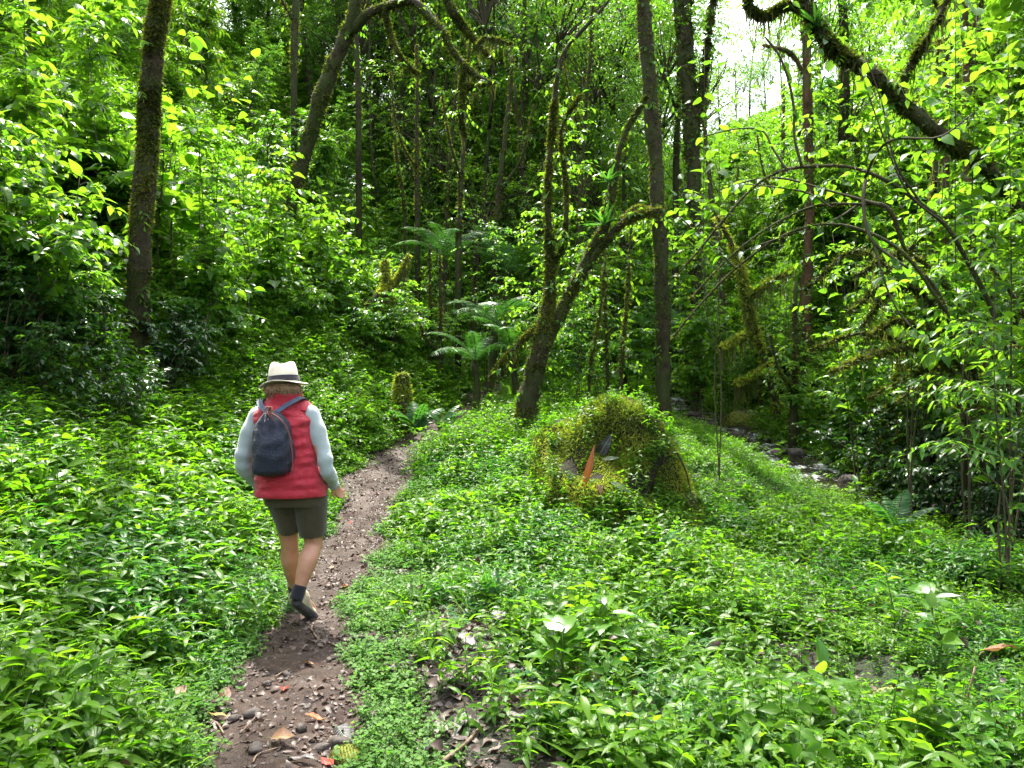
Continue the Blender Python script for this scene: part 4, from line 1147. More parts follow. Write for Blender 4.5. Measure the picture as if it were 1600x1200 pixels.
for yy in np.arange(11, 27, 2.0):
    for xx in np.arange(-18, 18, 2.0):
        x = xx + fr.uniform(-.9, .9); y = yy + fr.uniform(-.9, .9); a = az_of(x, y)
        if abs(x) > .68 * y + 1.5: continue
        s = x - path_x(y); d = x - stream_x(y)
        if d > 1.3:
            if y < 12.5 or (11 < a < 19.5 and y < 19): continue
            kind = ('tall', 'tall', 'tall_lance', 'tall_deep')[fr.integers(4)]; where = 'right of the stream'
        elif s < -2.9:
            if y < 13.5 or (s > -7.5 and y < 17): continue
            kind = ('tall', 'tall_deep', 'tall_deep', 'tall_lance')[fr.integers(4)]; where = 'left of the path'
        else:
            if y < 17.0 or fr.random() < .15: continue
            kind = ('tall_deep', 'tall', 'tall_lance')[fr.integers(3)]; where = 'at the head of the valley'
        place_shrub(kind, x, y, fr.uniform(0.6, 1.05), where); nsh += 1
for k in range(56):
    y = fr.uniform(13.6, 20.5); x = path_x(y) + fr.uniform(-2.6, 0) + (k % 2) * fr.uniform(1.0, 3.6)
    if abs(x - path_x(y)) < 0.9 or abs(x - stream_x(y)) < 1.0: continue
    place_shrub(('small', 'deep', 'lance', 'low', 'deep')[k % 5], x, y, fr.uniform(0.7, 1.3), 'in the middle of the valley'); nsh += 1
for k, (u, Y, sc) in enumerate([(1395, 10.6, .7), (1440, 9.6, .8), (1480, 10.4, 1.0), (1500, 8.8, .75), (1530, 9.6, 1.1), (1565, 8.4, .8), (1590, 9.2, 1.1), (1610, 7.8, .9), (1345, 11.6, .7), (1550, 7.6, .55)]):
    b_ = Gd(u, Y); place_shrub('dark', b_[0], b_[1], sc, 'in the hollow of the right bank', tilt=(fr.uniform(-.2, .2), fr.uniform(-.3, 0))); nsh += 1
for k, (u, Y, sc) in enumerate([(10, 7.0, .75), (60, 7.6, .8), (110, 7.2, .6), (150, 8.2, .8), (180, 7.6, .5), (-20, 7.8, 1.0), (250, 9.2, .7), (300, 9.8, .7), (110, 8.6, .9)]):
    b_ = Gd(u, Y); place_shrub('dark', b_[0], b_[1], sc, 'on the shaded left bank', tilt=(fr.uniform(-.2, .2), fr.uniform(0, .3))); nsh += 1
print('shrubs', nsh)
# tree ferns and palms in the shade
FR_TREE = [frond_mesh(400 + k, 1.7, 24, 0.36, 0.05, 0.95, 0.3, 'leaf_fern', True) for k in range(2)]
FR_PALM = [frond_mesh(410 + k, 2.3, 46, 0.62, 0.035, 0.85, 0.55, 'leaf_fern', False) for k in range(2)]
FR_FERN = [frond_mesh(420 + k, 0.8, 22, 0.16, 0.026, 0.9, 0.2, 'leaf_fern', False) for k in range(2)]
def rosette(name, label, cat, base, top_h, fr_meshes, n, el, sc, seed, group=None, trunk_r=0.06, bark='bark'):
    r = np.random.default_rng(seed)
    root = empty(name, tuple(base)); tag(root, label, cat, group)
    if top_h > 0.1:
        t = np.linspace(0, 1, 10)
        C = np.stack([0.1 * np.sin(t * 2 + seed), 0.1 * np.sin(t * 3), t * top_h - 0.1], -1)
        g = Geo(); tube(g, C, np.linspace(trunk_r * 1.3, trunk_r, 10), 8, 0.2); g.build('trunk', [M[bark]], root); tp = C[-1]
    else: tp = np.array([0, 0, 0.0])
    for k in range(n):
        o = link('frond', fr_meshes[k % len(fr_meshes)], root, tuple(tp))
        s = sc * r.uniform(0.75, 1.15); o.scale = (s, s, s)
        o.rotation_euler = Euler((R(el + r.uniform(-22, 22)), R(r.uniform(-12, 12)), k * 6.283 / n + r.uniform(-.3, .3)), 'XYZ')
    return root
for k, (u, Y, v, n, sc, lab) in enumerate([
    (700, 16.5, 400, 9, 1.0, 'dark tree fern left of centre under the thin trunks'),
    (790, 17.5, 425, 9, 1.1, 'tree fern in deep shade at the middle of the valley'),
    (765, 14.5, 500, 9, 0.85, 'pale tree fern spreading low beside the leaning dead stems'),
    (735, 13.5, 560, 8, 0.7, 'small tree fern at the path bend'),
    (800, 13.8, 545, 8, 0.75, 'small tree fern behind the foot of the forked tree'),
    (1085, 16.0, 520, 8, 0.8, 'tree fern behind the tall dark trunk'),
    (985, 14.5, 560, 8, 0.7, 'low tree fern between the forked tree and the tall trunk')]):
    gb = Gd(u, Y); tz = P(u, v, Y)[2]
    rosette('tree_fern', lab, 'tree fern', gb, max(tz - gb[2], 0.0), FR_TREE, n, 18, sc * .82, 500 + k)
for k, (u, Y, v, n, sc, lab) in enumerate([
    (822, 23.0, 70, 9, 0.9, 'feathery palm high at the top centre'), (1285, 19.0, 165, 8, 0.6, 'feathery palm standing against the sky gap'),
    (860, 23.0, 380, 9, 1.0, 'dark palm deep in the valley')]):
    gb = Gd(u, Y); tz = P(u, v, Y)[2]
    rosette('palm', lab, 'palm', gb, max(tz - gb[2], 0.3), FR_PALM, n, 12, sc, 520 + k, trunk_r=0.055)
# ------------------------------------------------------------------ big leaved plants close enough to show every leaf
def up_stems(u, Y, v_top, n, spread, seed, du=0):
    r = np.random.default_rng(seed); b = Gd(u, Y); out = []
    for k in range(n):
        tp = P(u + du + r.uniform(-spread, spread), v_top + r.uniform(0, 60) * (k > 0), Y + r.uniform(-0.4, 0.4))
        m = b * 0.5 + tp * 0.5 + r.normal(0, 0.12, 3)
        out.append(np.array([b + r.normal(0, 0.04, 3) * [1, 1, 0], b * 0.75 + tp * 0.25 + r.normal(0, 0.05, 3), m, tp]))
    return b, out
near = [
    # u, depth, top v, stems, spread, leaves, leaf size, kind, side n, side len, label
    (40, 8.6, -60, 3, 90, 240, 0.22, 'ovate', 9, 0.55, 'tall leafy shrub filling the top left corner'),
    (130, 10.8, -40, 3, 70, 240, 0.24, 'ovate', 9, 0.55, 'tall pointed leaved shrub left of the mossy trunk'),
    (185, 10.8, 30, 3, 60, 150, 0.22, 'lance', 8, 0.5, 'narrow leaved shrub just left of the mossy trunk'),
    (-20, 7.0, 130, 3, 60, 170, 0.18, 'ovate', 8, 0.5, 'leafy shrub cut by the left edge at mid height'),
    (60, 7.3, 225, 3, 70, 190, 0.19, 'ovate', 9, 0.5, 'drooping dark leaved shrub at the left above the bare bank'),
    (100, 8.0, 330, 3, 40, 170, 0.18, 'deep', 8, 0.45, 'shaded shrub in front of the mossy trunk, left of its foot'),
    (335, 11.0, 20, 2, 50, 60, 0.23, 'big', 4, 0.6, 'sapling with large round sunlit leaves right of the mossy trunk'),
    (385, 12.0, 90, 2, 50, 70, 0.22, 'big', 5, 0.6, 'large leaved sapling behind the first round leaved one'),
    (310, 10.4, 170, 3, 60, 190, 0.19, 'ovate', 9, 0.5, 'sunlit shrub close right of the mossy trunk'),
    (420, 12.8, 220, 4, 80, 240, 0.22, 'ovate', 10, 0.5, 'bright sunlit shrub between the mossy trunk and the leaning tree'),
    (350, 11.0, 320, 4, 60, 240, 0.17, 'ovate', 10, 0.45, 'low sunlit shrub in front of the leaning tree'),
    (500, 14.0, 290, 4, 70, 240, 0.21, 'ovate', 10, 0.5, 'bright yellow green shrub under the leaning tree'),
    (565, 15.0, 350, 3, 60, 190, 0.20, 'big', 9, 0.5, 'round leaved shrub at the right of the sunlit thicket'),
    (300, 11.4, 400, 3, 50, 180, 0.16, 'deep', 9, 0.4, 'shaded shrub right of the foot of the mossy trunk'),
    (455, 13.0, 410, 3, 60, 190, 0.17, 'lance', 9, 0.4, 'narrow leaved shrub above the hat of the hiker'),
    (575, 15.4, 440, 3, 40, 130, 0.15, 'ovate', 8, 0.4, 'small leafy shrub beside the mossy snag'),
    (660, 17.0, 390, 3, 60, 170, 0.17, 'ovate', 9, 0.5, 'green shrub under the thin trunks left of centre'),
    (905, 13.5, 120, 2, 40, 120, 0.15, 'ovate', 8, 0.7, 'slim sapling with airy leaves at the top centre'),
    (830, 13.0, 250, 2, 50, 130, 0.14, 'ovate', 8, 0.6, 'slim leafy sapling left of the forked tree'),
    (985, 14.4, 300, 2, 30, 110, 0.22, 'big', 7, 0.5, 'large leaved vine sapling beside the tall dark trunk'),
    (1100, 14.4, 280, 3, 60, 170, 0.21, 'big', 8, 0.55, 'sunlit large leaved shrub right of the tall dark trunk'),
    (1140, 15.0, 350, 3, 70, 190, 0.19, 'ovate', 9, 0.5, 'yellow green shrub left of the slim brown trunk'),
    (1195, 15.5, 240, 3, 60, 180, 0.20, 'ovate', 9, 0.55, 'bright shrub below the sky gap'),
    (1120, 9.8, 60, 2, 40, 40, 0.16, 'big', 4, 0.5, 'few large leaves on a thin sapling left of the sky gap'),
    (1340, 10.5, 60, 3, 80, 190, 0.18, 'big', 9, 0.6, 'large leaved sapling hanging over the bent trunk'),
    (1420, 8.2, 40, 3, 80, 190, 0.17, 'big', 9, 0.6, 'broad leaved sapling in the upper right'),
    (1520, 7.4, -20, 3, 80, 200, 0.17, 'big', 9, 0.6, 'broad leaved sapling near the top right corner'),
    (1590, 6.2, 60, 3, 60, 170, 0.16, 'ovate', 8, 0.55, 'leafy sapling cut by the right edge'),
    (1560, 5.8, 300, 3, 50, 110, 0.15, 'lance', 6, 0.45, 'bright narrow leaved shrub at the right edge, halfway down'),
    (1450, 9.6, 240, 4, 80, 240, 0.14, 'ovate', 10, 0.5, 'sunlit shrub below the bent trunk'),
    (1380, 11.0, 320, 4, 80, 240, 0.14, 'ovate', 10, 0.5, 'sunlit thicket shrub behind the arching stems'),
    (1250, 13.0, 420, 3, 70, 190, 0.14, 'ovate', 9, 0.5, 'leafy shrub around the slim trunks beyond the stream'),
    (1330, 12.2, 470, 3, 70, 190, 0.14, 'ovate', 9, 0.5, 'leafy shrub right of the slim trunks beyond the stream'),
    (1240, 13.8, 560, 3, 50, 100, 0.13, 'ovate', 7, 0.4, 'low shrub standing by the bright water'),
    (1195, 15.5, 500, 3, 60, 160, 0.13, 'lance', 8, 0.45, 'yellowish shrub under the hanging moss'),
    (1520, 8.8, 430, 3, 70, 190, 0.13, 'deep', 9, 0.5, 'shaded shrub on the dark right bank'),
    (1440, 10.0, 480, 3, 70, 190, 0.13, 'ovate', 9, 0.5, 'leafy shrub at the top of the mossy poles'),
    (1590, 7.6, 480, 3, 60, 170, 0.13, 'deep', 8, 0.45, 'dark shrub low at the right edge'),
    (1480, 8.6, 660, 2, 30, 28, 0.15, 'big', 2, 0.3, 'small broad leaved plant on the dark right bank'),
    (1090, 14.5, 430, 3, 60, 170, 0.14, 'ovate', 9, 0.5, 'pale green shrub behind the tall dark trunk'),
    (940, 14.0, 400, 3, 60, 170, 0.13, 'deep', 9, 0.5, 'dark shrub behind the forked tree'),
    (760, 15.5, 300, 3, 60, 170, 0.13, 'deep', 9, 0.5, 'dark shrub between the thin trunks at the centre'),
]
for k, (u, Y, v, ns, spd, nl, ls, kind, sn, sl, lab) in enumerate(near):
    b, st = up_stems(u, Y, v, ns, spd, 700 + k)
    o = leafy_plant('leafy_sapling' if v < 200 else 'leafy_shrub', b, st, nl, ls, kind, 700 + k, 0.009, 'twig', t0=0.75 if nl <= 45 else 0.5 if (u > 1360 and Y > 5) else 0.45 if (u < 110 and Y < 8.2) else 0.25, side_n=sn, side_len=sl, fill=90 if nl > 100 else 0, hang=0.45 if kind != 'deep' else 0.5)
    tag(o, lab, 'sapling' if v < 200 else 'shrub')

# the plants that stand out of the ground cover
fore = [
    (15, 790, 0.38, 12, 0.13, 'ovate', 'bright yellow green shoot at the left edge below the dark bank'),
    (180, 900, 0.3, 8, 0.09, 'ovate', 'single bright shoot rising from the left ground cover'),
    (70, 820, 0.3, 10, 0.14, 'lance', 'arching leaved herb in the left ground cover below the bank'),
    (170, 800, 0.3, 10, 0.14, 'lance', 'arching leaved herb right of the first one on the left'),
    (275, 960, 0.28, 7, 0.10, 'ovate', 'herb with one white gleaming leaf near the path on the left'),
    (340, 780, 0.3, 12, 0.12, 'lance', 'long leaved herb beside the left hand of the hiker'),
    (1460, 1050, 0.30, 9, 0.16, 'ovate', 'broad pale leaved herb in the right ground cover'),
    (1390, 1000, 0.30, 10, 0.15, 'ovate', 'broad leaved herb left of the pale one'),
    (1180, 1000, 0.28, 10, 0.12, 'ovate', 'glossy herb at the middle of the right ground cover'),
    (1560, 940, 0.3, 10, 0.15, 'ovate', 'broad leaved herb near the right edge'),
    (1300, 1150, 0.25, 9, 0.14, 'ovate', 'broad leaved herb at the bottom right'),
    (1500, 1180, 0.25, 9, 0.14, 'lance', 'narrow leaved herb at the bottom right corner'),
    (1080, 1130, 0.22, 8, 0.1, 'ovate', 'silvery herb at the bottom right of centre'),
    (1340, 800, 0.35, 12, 0.13, 'ovate', 'tall herb in front of the dark right bank'),
    (1500, 790, 0.35, 12, 0.13, 'ovate', 'tall herb below the dark right bank'),
    (860, 800, 0.25, 10, 0.1, 'ovate', 'leafy herb left of the foot of the mossy mound'),
    (1050, 870, 0.3, 10, 0.14, 'lance', 'fern like herb at the right foot of the mossy mound'),
    (740, 760, 0.28, 12, 0.09, 'ovate', 'leafy herb on the bank between path and mound'),
    (1290, 700, 0.5, 12, 0.15, 'big', 'round leaved plant standing in front of the bright water'),
    (1220, 735, 0.45, 10, 0.15, 'big', 'round leaved plant at the near stream edge'),
]
for k, (u, v, h, nl, ls, kind, lab) in enumerate(fore):
    r = np.random.default_rng(800 + k); b = ground_at(u, v)
    st = [np.array([b - UP * 0.02, b + UP * h * 0.5 + r.normal(0, 0.02, 3), b + UP * h + r.normal(0, 0.04, 3)])]
    o = leafy_plant('herb', b, st, nl, ls, kind, 800 + k, 0.006, 'stem_green', whorl=True, t0=0.35, hang=0.15)
    tag(o, lab, 'plant')

# ferns by the forked tree and the path
for k, (u, v, n, sc, lab) in enumerate([(822, 690, 5, 0.5, 'fern with one white gleaming frond below the forked tree'), (650, 690, 7, 0.8, 'fern on the green bank beside the mossy stump'), (690, 690, 6, 0.7, 'fern arching over the far bend of the path'),
                                        (768, 960, 4, 0.35, 'tiny fern in the litter right of the path'), (1030, 900, 6, 0.4, 'fern at the right foot of the mossy mound'), (1400, 860, 6, 0.7, 'fern in the right ground cover under the bank')]):
    rosette('fern', lab, 'fern', ground_at(u, v) + UP * 0.08, 0.0, FR_FERN, n, 38, sc, 560 + k)

# two rosettes whose blades catch the sun
def gleam(u, v, h, n, size, lab, seed, up):
    r = np.random.default_rng(seed); b = ground_at(u, v); root = empty('herb', tuple(b)); tag(root, lab, 'plant')
    gs = Geo(); tube(gs, catmull([[0, 0, -.03], [.005, 0, h * .5], [0, 0, h]], 8), np.linspace(.006, .004, 8), 6); gs.build('stem', [M['stem_green']], root)
    mes = leaf_meshes('ovate', M['leaf_gloss'], 2, 'leaf', 6, seed) + leaf_meshes('lance', M['leaf_gloss'], 2, 'leaf', 6, seed + 9)
    to_cam = norm(np.array([0, 0, CAM_Z]) - b); half = norm(np.array(sun_dir) + to_cam)
    for j in range(n):
        a = j * 2.4 + seed; el = r.uniform(.15, .6)
        yd = np.array([math.cos(a), math.sin(a), el]); nr = UP + r.normal(0, .2, 3)
        if j < up:
            nr = half + r.normal(0, .06, 3); yd = np.array([(-.5, .15, .55, -.2)[j % 4], .9, .3]); yd = yd - nr * np.dot(yd, nr) / np.dot(nr, nr)
        put_leaf(root, mes[j % 4] if j >= up else mes[j % 2], (0, 0, h * (1 - .05 * j)), yd, nr, size * r.uniform(.8, 1.15))
gleam(878, 1095, .34, 11, .21, 'rosette plant with white gleaming leaves in the right foreground', 3, 4)
gleam(945, 1050, .36, 9, .18, 'upright rosette plant behind the gleaming one in the right foreground', 5, 2)
gleam(1455, 1010, .30, 8, .17, 'broad pale gleaming herb in the right ground cover', 7, 2)
gleam(272, 985, .28, 6, .12, 'small gleaming herb near the path on the left', 8, 1)

# mossy tangle of thin stems over the dark right bank
tr_ = np.random.default_rng(88)
tang = ['thin mossy stem arching over the dark right bank, outermost', 'thin mossy stem sagging across the dark right bank', 'thin looping stem at the right edge, above the dark bank', 'thin mossy stem falling toward the stream from the right bank', 'slender leaning stem in front of the dark right bank',
        'low mossy bough reaching left from the right edge', 'thin crooked stem behind the two leaning poles', 'thin stem crossing the two leaning poles', 'long low bough from the right edge just above the herbs', 'thin dangling stem below the bent trunk at the right']
for k, lab in enumerate(tang):
    u0 = tr_.uniform(1480, 1660); v0 = tr_.uniform(560, 700); Y0 = tr_.uniform(7.6, 9.6); u1 = u0 - tr_.uniform(150, 300); v1 = tr_.uniform(400, 640)
    pts = [(u0, v0, Y0, 5), (u0 * .7 + u1 * .3, v0 * .5 + v1 * .5 - 60, Y0 - .1, 4), (u0 * .35 + u1 * .65, v1 - 40, Y0 - .2, 3), (u1, v1 + tr_.uniform(-20, 40), Y0 - .3, 1.5)]
    hero_tree('liana', lab, pts, moss=1200, moss_len=.05, mtint=.5, seed=640 + k, sides=6, strands=(0, .3, .006, 45), cat='liana', n=26)
# ------------------------------------------------------------------ ground cover (nobody could count it)
def lib_coll(name, meshes):
    c = bpy.data.collections.new(name)
    for i, me in enumerate(meshes):
        o = bpy.data.objects.new('%s_%02d' % (name, i), me); c.objects.link(o)
    return c
def scatter(name, label, coll, pts, rot, scl, idx, cat='ground cover'):
    me = bpy.data.meshes.new(name)
    n = len(pts)
    me.vertices.add(n); me.vertices.foreach_set('co', np.asarray(pts, np.float32).ravel())
    a = me.attributes.new('rot', 'FLOAT_VECTOR', 'POINT'); a.data.foreach_set('vector', np.asarray(rot, np.float32).ravel())
    a = me.attributes.new('scl', 'FLOAT', 'POINT'); a.data.foreach_set('value', np.asarray(scl, np.float32))
    a = me.attributes.new('pick', 'INT', 'POINT'); a.data.foreach_set('value', np.asarray(idx, np.int32))
    o = link(name, me)
    tag(o, label, cat, kind='stuff')
    ng = bpy.data.node_groups.new(name, 'GeometryNodeTree')
    ng.interface.new_socket('Geometry', in_out='INPUT', socket_type='NodeSocketGeometry')
    ng.interface.new_socket('Geometry', in_out='OUTPUT', socket_type='NodeSocketGeometry')
    gi = ng.nodes.new('NodeGroupInput'); go = ng.nodes.new('NodeGroupOutput')
    ip = ng.nodes.new('GeometryNodeInstanceOnPoints'); ci = ng.nodes.new('GeometryNodeCollectionInfo')
    ci.inputs['Collection'].default_value = coll
    ci.inputs['Separate Children'].default_value = True; ci.inputs['Reset Children'].default_value = True
    def attr(nm, ty):
        n_ = ng.nodes.new('GeometryNodeInputNamedAttribute'); n_.data_type = ty; n_.inputs['Name'].default_value = nm
        return [s for s in n_.outputs if s.name == 'Attribute' and s.enabled][0]
    L = ng.links.new
    L(gi.outputs[0], ip.inputs['Points']); L(ci.outputs[0], ip.inputs['Instance'])
    ip.inputs['Pick Instance'].default_value = True
    L(attr('pick', 'INT'), ip.inputs['Instance Index'])
    L(attr('rot', 'FLOAT_VECTOR'), ip.inputs['Rotation'])
    L(attr('scl', 'FLOAT'), ip.inputs['Scale'])
    L(ip.outputs[0], go.inputs[0])
    md = o.modifiers.new('scatter', 'NODES'); md.node_group = ng
    return o

def herb_mesh(seed, h, ns, pairs, tpl, ls, mat, spread=0.10, droop=0.25, tilt=0.3):
    r = np.random.default_rng(seed); g = Geo()
    for k in range(ns):
        a = r.uniform(0, 6.28); b = np.array([r.normal(0, spread * 0.5), r.normal(0, spread * 0.5), -0.03])
        hh = h * r.uniform(0.6, 1.15)
        tp = b + np.array([math.cos(a) * spread, math.sin(a) * spread, hh])
        C = catmull([b, (b + tp) / 2 + r.normal(0, 0.012, 3), tp], 6)
        tubes3(g, C[None], np.linspace(0.003, 0.0014, 6)[None], 1)
        t = np.repeat(np.linspace(0.35, 1.0, pairs), 2); n = len(t)
        ph = np.repeat(np.arange(pairs) * 1.57 + r.uniform(0, 6), 2) + np.tile([0, math.pi], pairs) + r.normal(0, 0.3, n)
        p = along(C, t)
        yd = np.stack([np.cos(ph), np.sin(ph), r.normal(0.12, 0.25, n) + (t - 0.7) * 0.6], -1)
        nr = UP + r.normal(0, tilt, (n, 3))
        sz = ls * r.uniform(0.65, 1.2, n) * (0.75 + 0.5 * np.sin(t * 2.6))
        leaf_cloud(g, tpl, p, yd, nr, sz, np.clip(r.normal(0.35, 0.18, n) + (t - 0.6) * 0.5, 0, 1), 0)
    return g.mesh('herb', [mat, M['stem_green']])
Tov, Tla, Tro = leaf_tpl('ovate', 3, 0.3, 0.3, 0.05), leaf_tpl('lance', 3, 0.4, 0.35), leaf_tpl('round', 2, 0.15, 0.2)
HERB_A = [herb_mesh(900 + k, 0.24, 4, 4, Tov, 0.050, M['leaf_herb']) for k in range(5)]
HERB_L = [herb_mesh(910 + k, 0.26, 3, 4, Tla, 0.095, M['leaf_herb'], droop=0.4) for k in range(3)]
HERB_S = [herb_mesh(920 + k, 0.10, 6, 3, Tro, 0.024, M['leaf_tiny'], spread=0.07) for k in range(4)]
HERB_B = [herb_mesh(930 + k, 0.26, 2, 4, Tov, 0.08, M['leaf_herb'], spread=0.08) for k in range(3)]
def smallfern(seed):
    r = np.random.default_rng(seed); g = Geo()
    for k in range(4):
        a = k * 1.57 + r.uniform(-.4, .4); el = r.uniform(0.5, 1.1); L = r.uniform(0.16, 0.26)
        t = np.linspace(0.15, 1, 9); d = np.array([math.cos(a), math.sin(a)])
        c = np.stack([d[0] * L * t, d[1] * L * t, L * (el * t - 0.7 * t * t)], -1); tg = norm(np.gradient(c, axis=0)); lat = norm(np.cross(tg, UP))
        for s in (-1, 1): leaf_cloud(g, leaf_tpl('lance', 1, 0.15, 0.2), c, lat * s + tg * 0.4, UP + r.normal(0, .15, (9, 3)), 0.07 * np.sin(np.pi * (t * 0.85 + .12)), r.uniform(.2, .8, 9), 0, 1.6)
        tubes3(g, c[None], np.full((1, 9), 0.0015), 1)
    return g.mesh('fern', [M['leaf_fern'], M['stem_green']])
HERB_F = [smallfern(940 + k) for k in range(2)]
def clump_mesh(seed):
    g = Geo(); r = np.random.default_rng(seed); n = 46
    O = np.stack([r.normal(0, .22, n), r.normal(0, .22, n), r.uniform(0.05, .32, n)], -1)
    D = np.stack([r.normal(0, 1, n), r.normal(0, 1, n), r.uniform(0.2, 1.2, n)], -1)
    sprays(g, O, D, r.uniform(.12, .28, n), 6, T_ov2, .075, .3, .002, r=r)
    return g.mesh('clump', [M['leaf_herb'], M['stem_green']])
CLUMP = [clump_mesh(950 + k) for k in range(3)]
HERB_C = [herb_mesh(960 + k, 0.20, 4, 4, Tov, 0.042, M['leaf_cool']) for k in range(3)] + [herb_mesh(965 + k, 0.30, 3, 5, Tla, 0.075, M['leaf_cool']) for k in range(2)]
HERB_T = [herb_mesh(968 + k, 0.42, 2, 6, Tov, 0.06, M['leaf_herb'], spread=0.06) for k in range(2)]
def grass_mesh(seed):
    r = np.random.default_rng(seed); g = Geo(); n = 12; a = r.uniform(0, 6.28, n)
    leaf_cloud(g, leaf_tpl('strap', 4, r.uniform(.3, .6), .3), np.stack([r.normal(0, .02, n), r.normal(0, .02, n), a * 0 - .02], -1), np.stack([np.cos(a), np.sin(a), r.uniform(.8, 2.2, n)], -1), UP + r.normal(0, .2, (n, 3)), r.uniform(.14, .3, n), r.uniform(.3, .9, n), 0, .55)
    return g.mesh('grass', [M['leaf_herb']])
HERB_G = [grass_mesh(990 + k) for k in range(3)]
cover_lib = lib_coll('herb', HERB_A + HERB_L + HERB_B + HERB_F + HERB_C + HERB_T + HERB_G)     # 0-4, 5-7, 8-10, 11-12, 13-17, 18-19, 20-22
low_lib = lib_coll('creeper', HERB_S)
clump_lib = lib_coll('clump', CLUMP)
MOUND = np.array([1.03, 8.1]); 

cr = np.random.default_rng(21)
def rand_pts(n, y0, y1, m=0.6):
    y = np.sqrt(cr.uniform(y0 ** 2, y1 ** 2, n)); x = cr.uniform(-1, 1, n) * (0.66 * y + m)
    return x, y
def keep_cover(x, y):
    s = x - path_x(y); w = path_w(y); d = x - stream_x(y)
    ed = 0.08 * snoise(np.stack([x * 3, y * 3, x * 0], -1), 31)
    k = (np.abs(s) > w + 0.02 + ed)
    k &= ~((d < 0.6) & (d > -0.8) & (y > 10.8))
    k &= ~(((x - MOUND[0]) / 0.78) ** 2 + ((y - MOUND[1] + .1) / 0.95) ** 2 < 1)
    return k, s, d
# near herbs
x, y = rand_pts(40000, 2.3, 10.5)
k, s, d = keep_cover(x, y)
nz = snoise(np.stack([x * 0.9, y * 0.9, x * 0], -1), 41)
dens = np.where(s < 0, 0.92, 0.80 + 0.12 * nz)
litter_zone = (s > 0) & (s < 1.3 + 0.25 * nz - 0.13 * (y - 3)) & (y < 6.6)
dens = np.where(litter_zone, 0.03 + 0.08 * (nz > 0.35), dens)
nz2 = snoise(np.stack([x * 2.3, y * 2.3, x * 0], -1), 47)
dens = dens * np.where(s > 0.8, np.clip(1.0 + 0.9 * nz2, 0.25, 1), np.clip(1.05 + 0.5 * nz2, .5, 1))
dens = np.where((s > 1.5) & (nz < -0.62), 0.25, dens)
bank_dark = (x < -2.9 - 0.12 * (y - 5)) & (y > 6.3) & (y < 10) & (s < -1.9)
dens = np.where(bank_dark, 0.3, dens)
dens = np.where((d > 0.9) & (y < 11), 0.14, dens)
k &= cr.random(len(x)) < dens
x, y, s, nz = x[k], y[k], s[k], nz[k]
n = len(x)
edge = np.clip((np.abs(s) - path_w(y)) / 0.45, 0, 1)
p = cr.random(n) + 0.15 * nz
pick = np.where(p < 0.66, cr.integers(0, 5, n), np.where(p < 0.84, cr.integers(5, 8, n), np.where(p < 0.96, cr.integers(8, 11, n), cr.integers(11, 13, n))))
left_l = (s < 0) & (cr.random(n) < 0.25); pick = np.where(left_l, cr.integers(5, 8, n), pick)
q3 = np.stack([x * 1.3, y * 1.3, x * 0], -1); c1 = snoise(q3, 51); c2 = snoise(q3 * 2.1, 52)
pick = np.where((c1 > 0.28) & (cr.random(n) < 0.75), cr.integers(13, 18, n), pick)
pick = np.where((c2 > 0.45) & (cr.random(n) < 0.5), cr.integers(5, 8, n), pick)
pick = np.where((c2 < -0.5) & (cr.random(n) < 0.35) & (edge > .8), cr.integers(18, 20, n), pick)
pick = np.where(cr.random(n) < 0.03, cr.integers(11, 13, n), pick)
pick = np.where(cr.random(n) < 0.035 + .1 * (c1 < -.6), cr.integers(20, 23, n), pick)
pick = np.where((snoise(q3 * .6, 57) > .55) & (cr.random(n) < .6), cr.integers(8, 11, n), pick)
scl = cr.uniform(0.5, 1.2, n) * (0.45 + 0.55 * edge) * np.where(s < 0, 1.1, 0.95) * (0.92 + 0.32 * snoise(q3 * .8, 53))
scl = scl * np.where((x > 1.9) & (y > 8.8), 0.55, 1.0)
rot = np.stack([cr.normal(0, .16, n), cr.normal(0, .16, n), cr.uniform(0, 6.28, n)], -1)
scatter('ground_cover', 'bright green knee high herbs covering the ground on both sides of the path', cover_lib, np.stack([x, y, H(x, y)], -1), rot, scl, pick)
print('near herbs', n)
# middle distance herbs
x, y = rand_pts(16000, 10.3, 24)
k, s, d = keep_cover(x, y)
k &= cr.random(len(x)) < np.where(d > 0.8, 0.6, 0.9)
x, y, s = x[k], y[k], s[k]; n = len(x)
edge = np.clip((np.abs(s) - path_w(y)) / 0.5, 0, 1)
rot = np.stack([cr.normal(0, .2, n), cr.normal(0, .2, n), cr.uniform(0, 6.28, n)], -1)
scatter('undergrowth', 'green undergrowth on the banks further up the valley', clump_lib, np.stack([x, y, H(x, y) - 0.03], -1), rot, cr.uniform(0.6, 1.15, n) * (0.4 + 0.6 * edge) * np.where((x > 1.6) & (x - stream_x(y) < 0) & (y < 16), 0.6, 1.0), cr.integers(0, 3, n))
x, y = rand_pts(9000, 24, 48); n = len(x)
rot = np.stack([cr.normal(0, .2, n), cr.normal(0, .2, n), cr.uniform(0, 6.28, n)], -1)
scatter('far_undergrowth', 'undergrowth on the far hillsides', clump_lib, np.stack([x, y, H(x, y) - 0.05], -1), rot, cr.uniform(1.3, 2.4, n), cr.integers(0, 3, n))
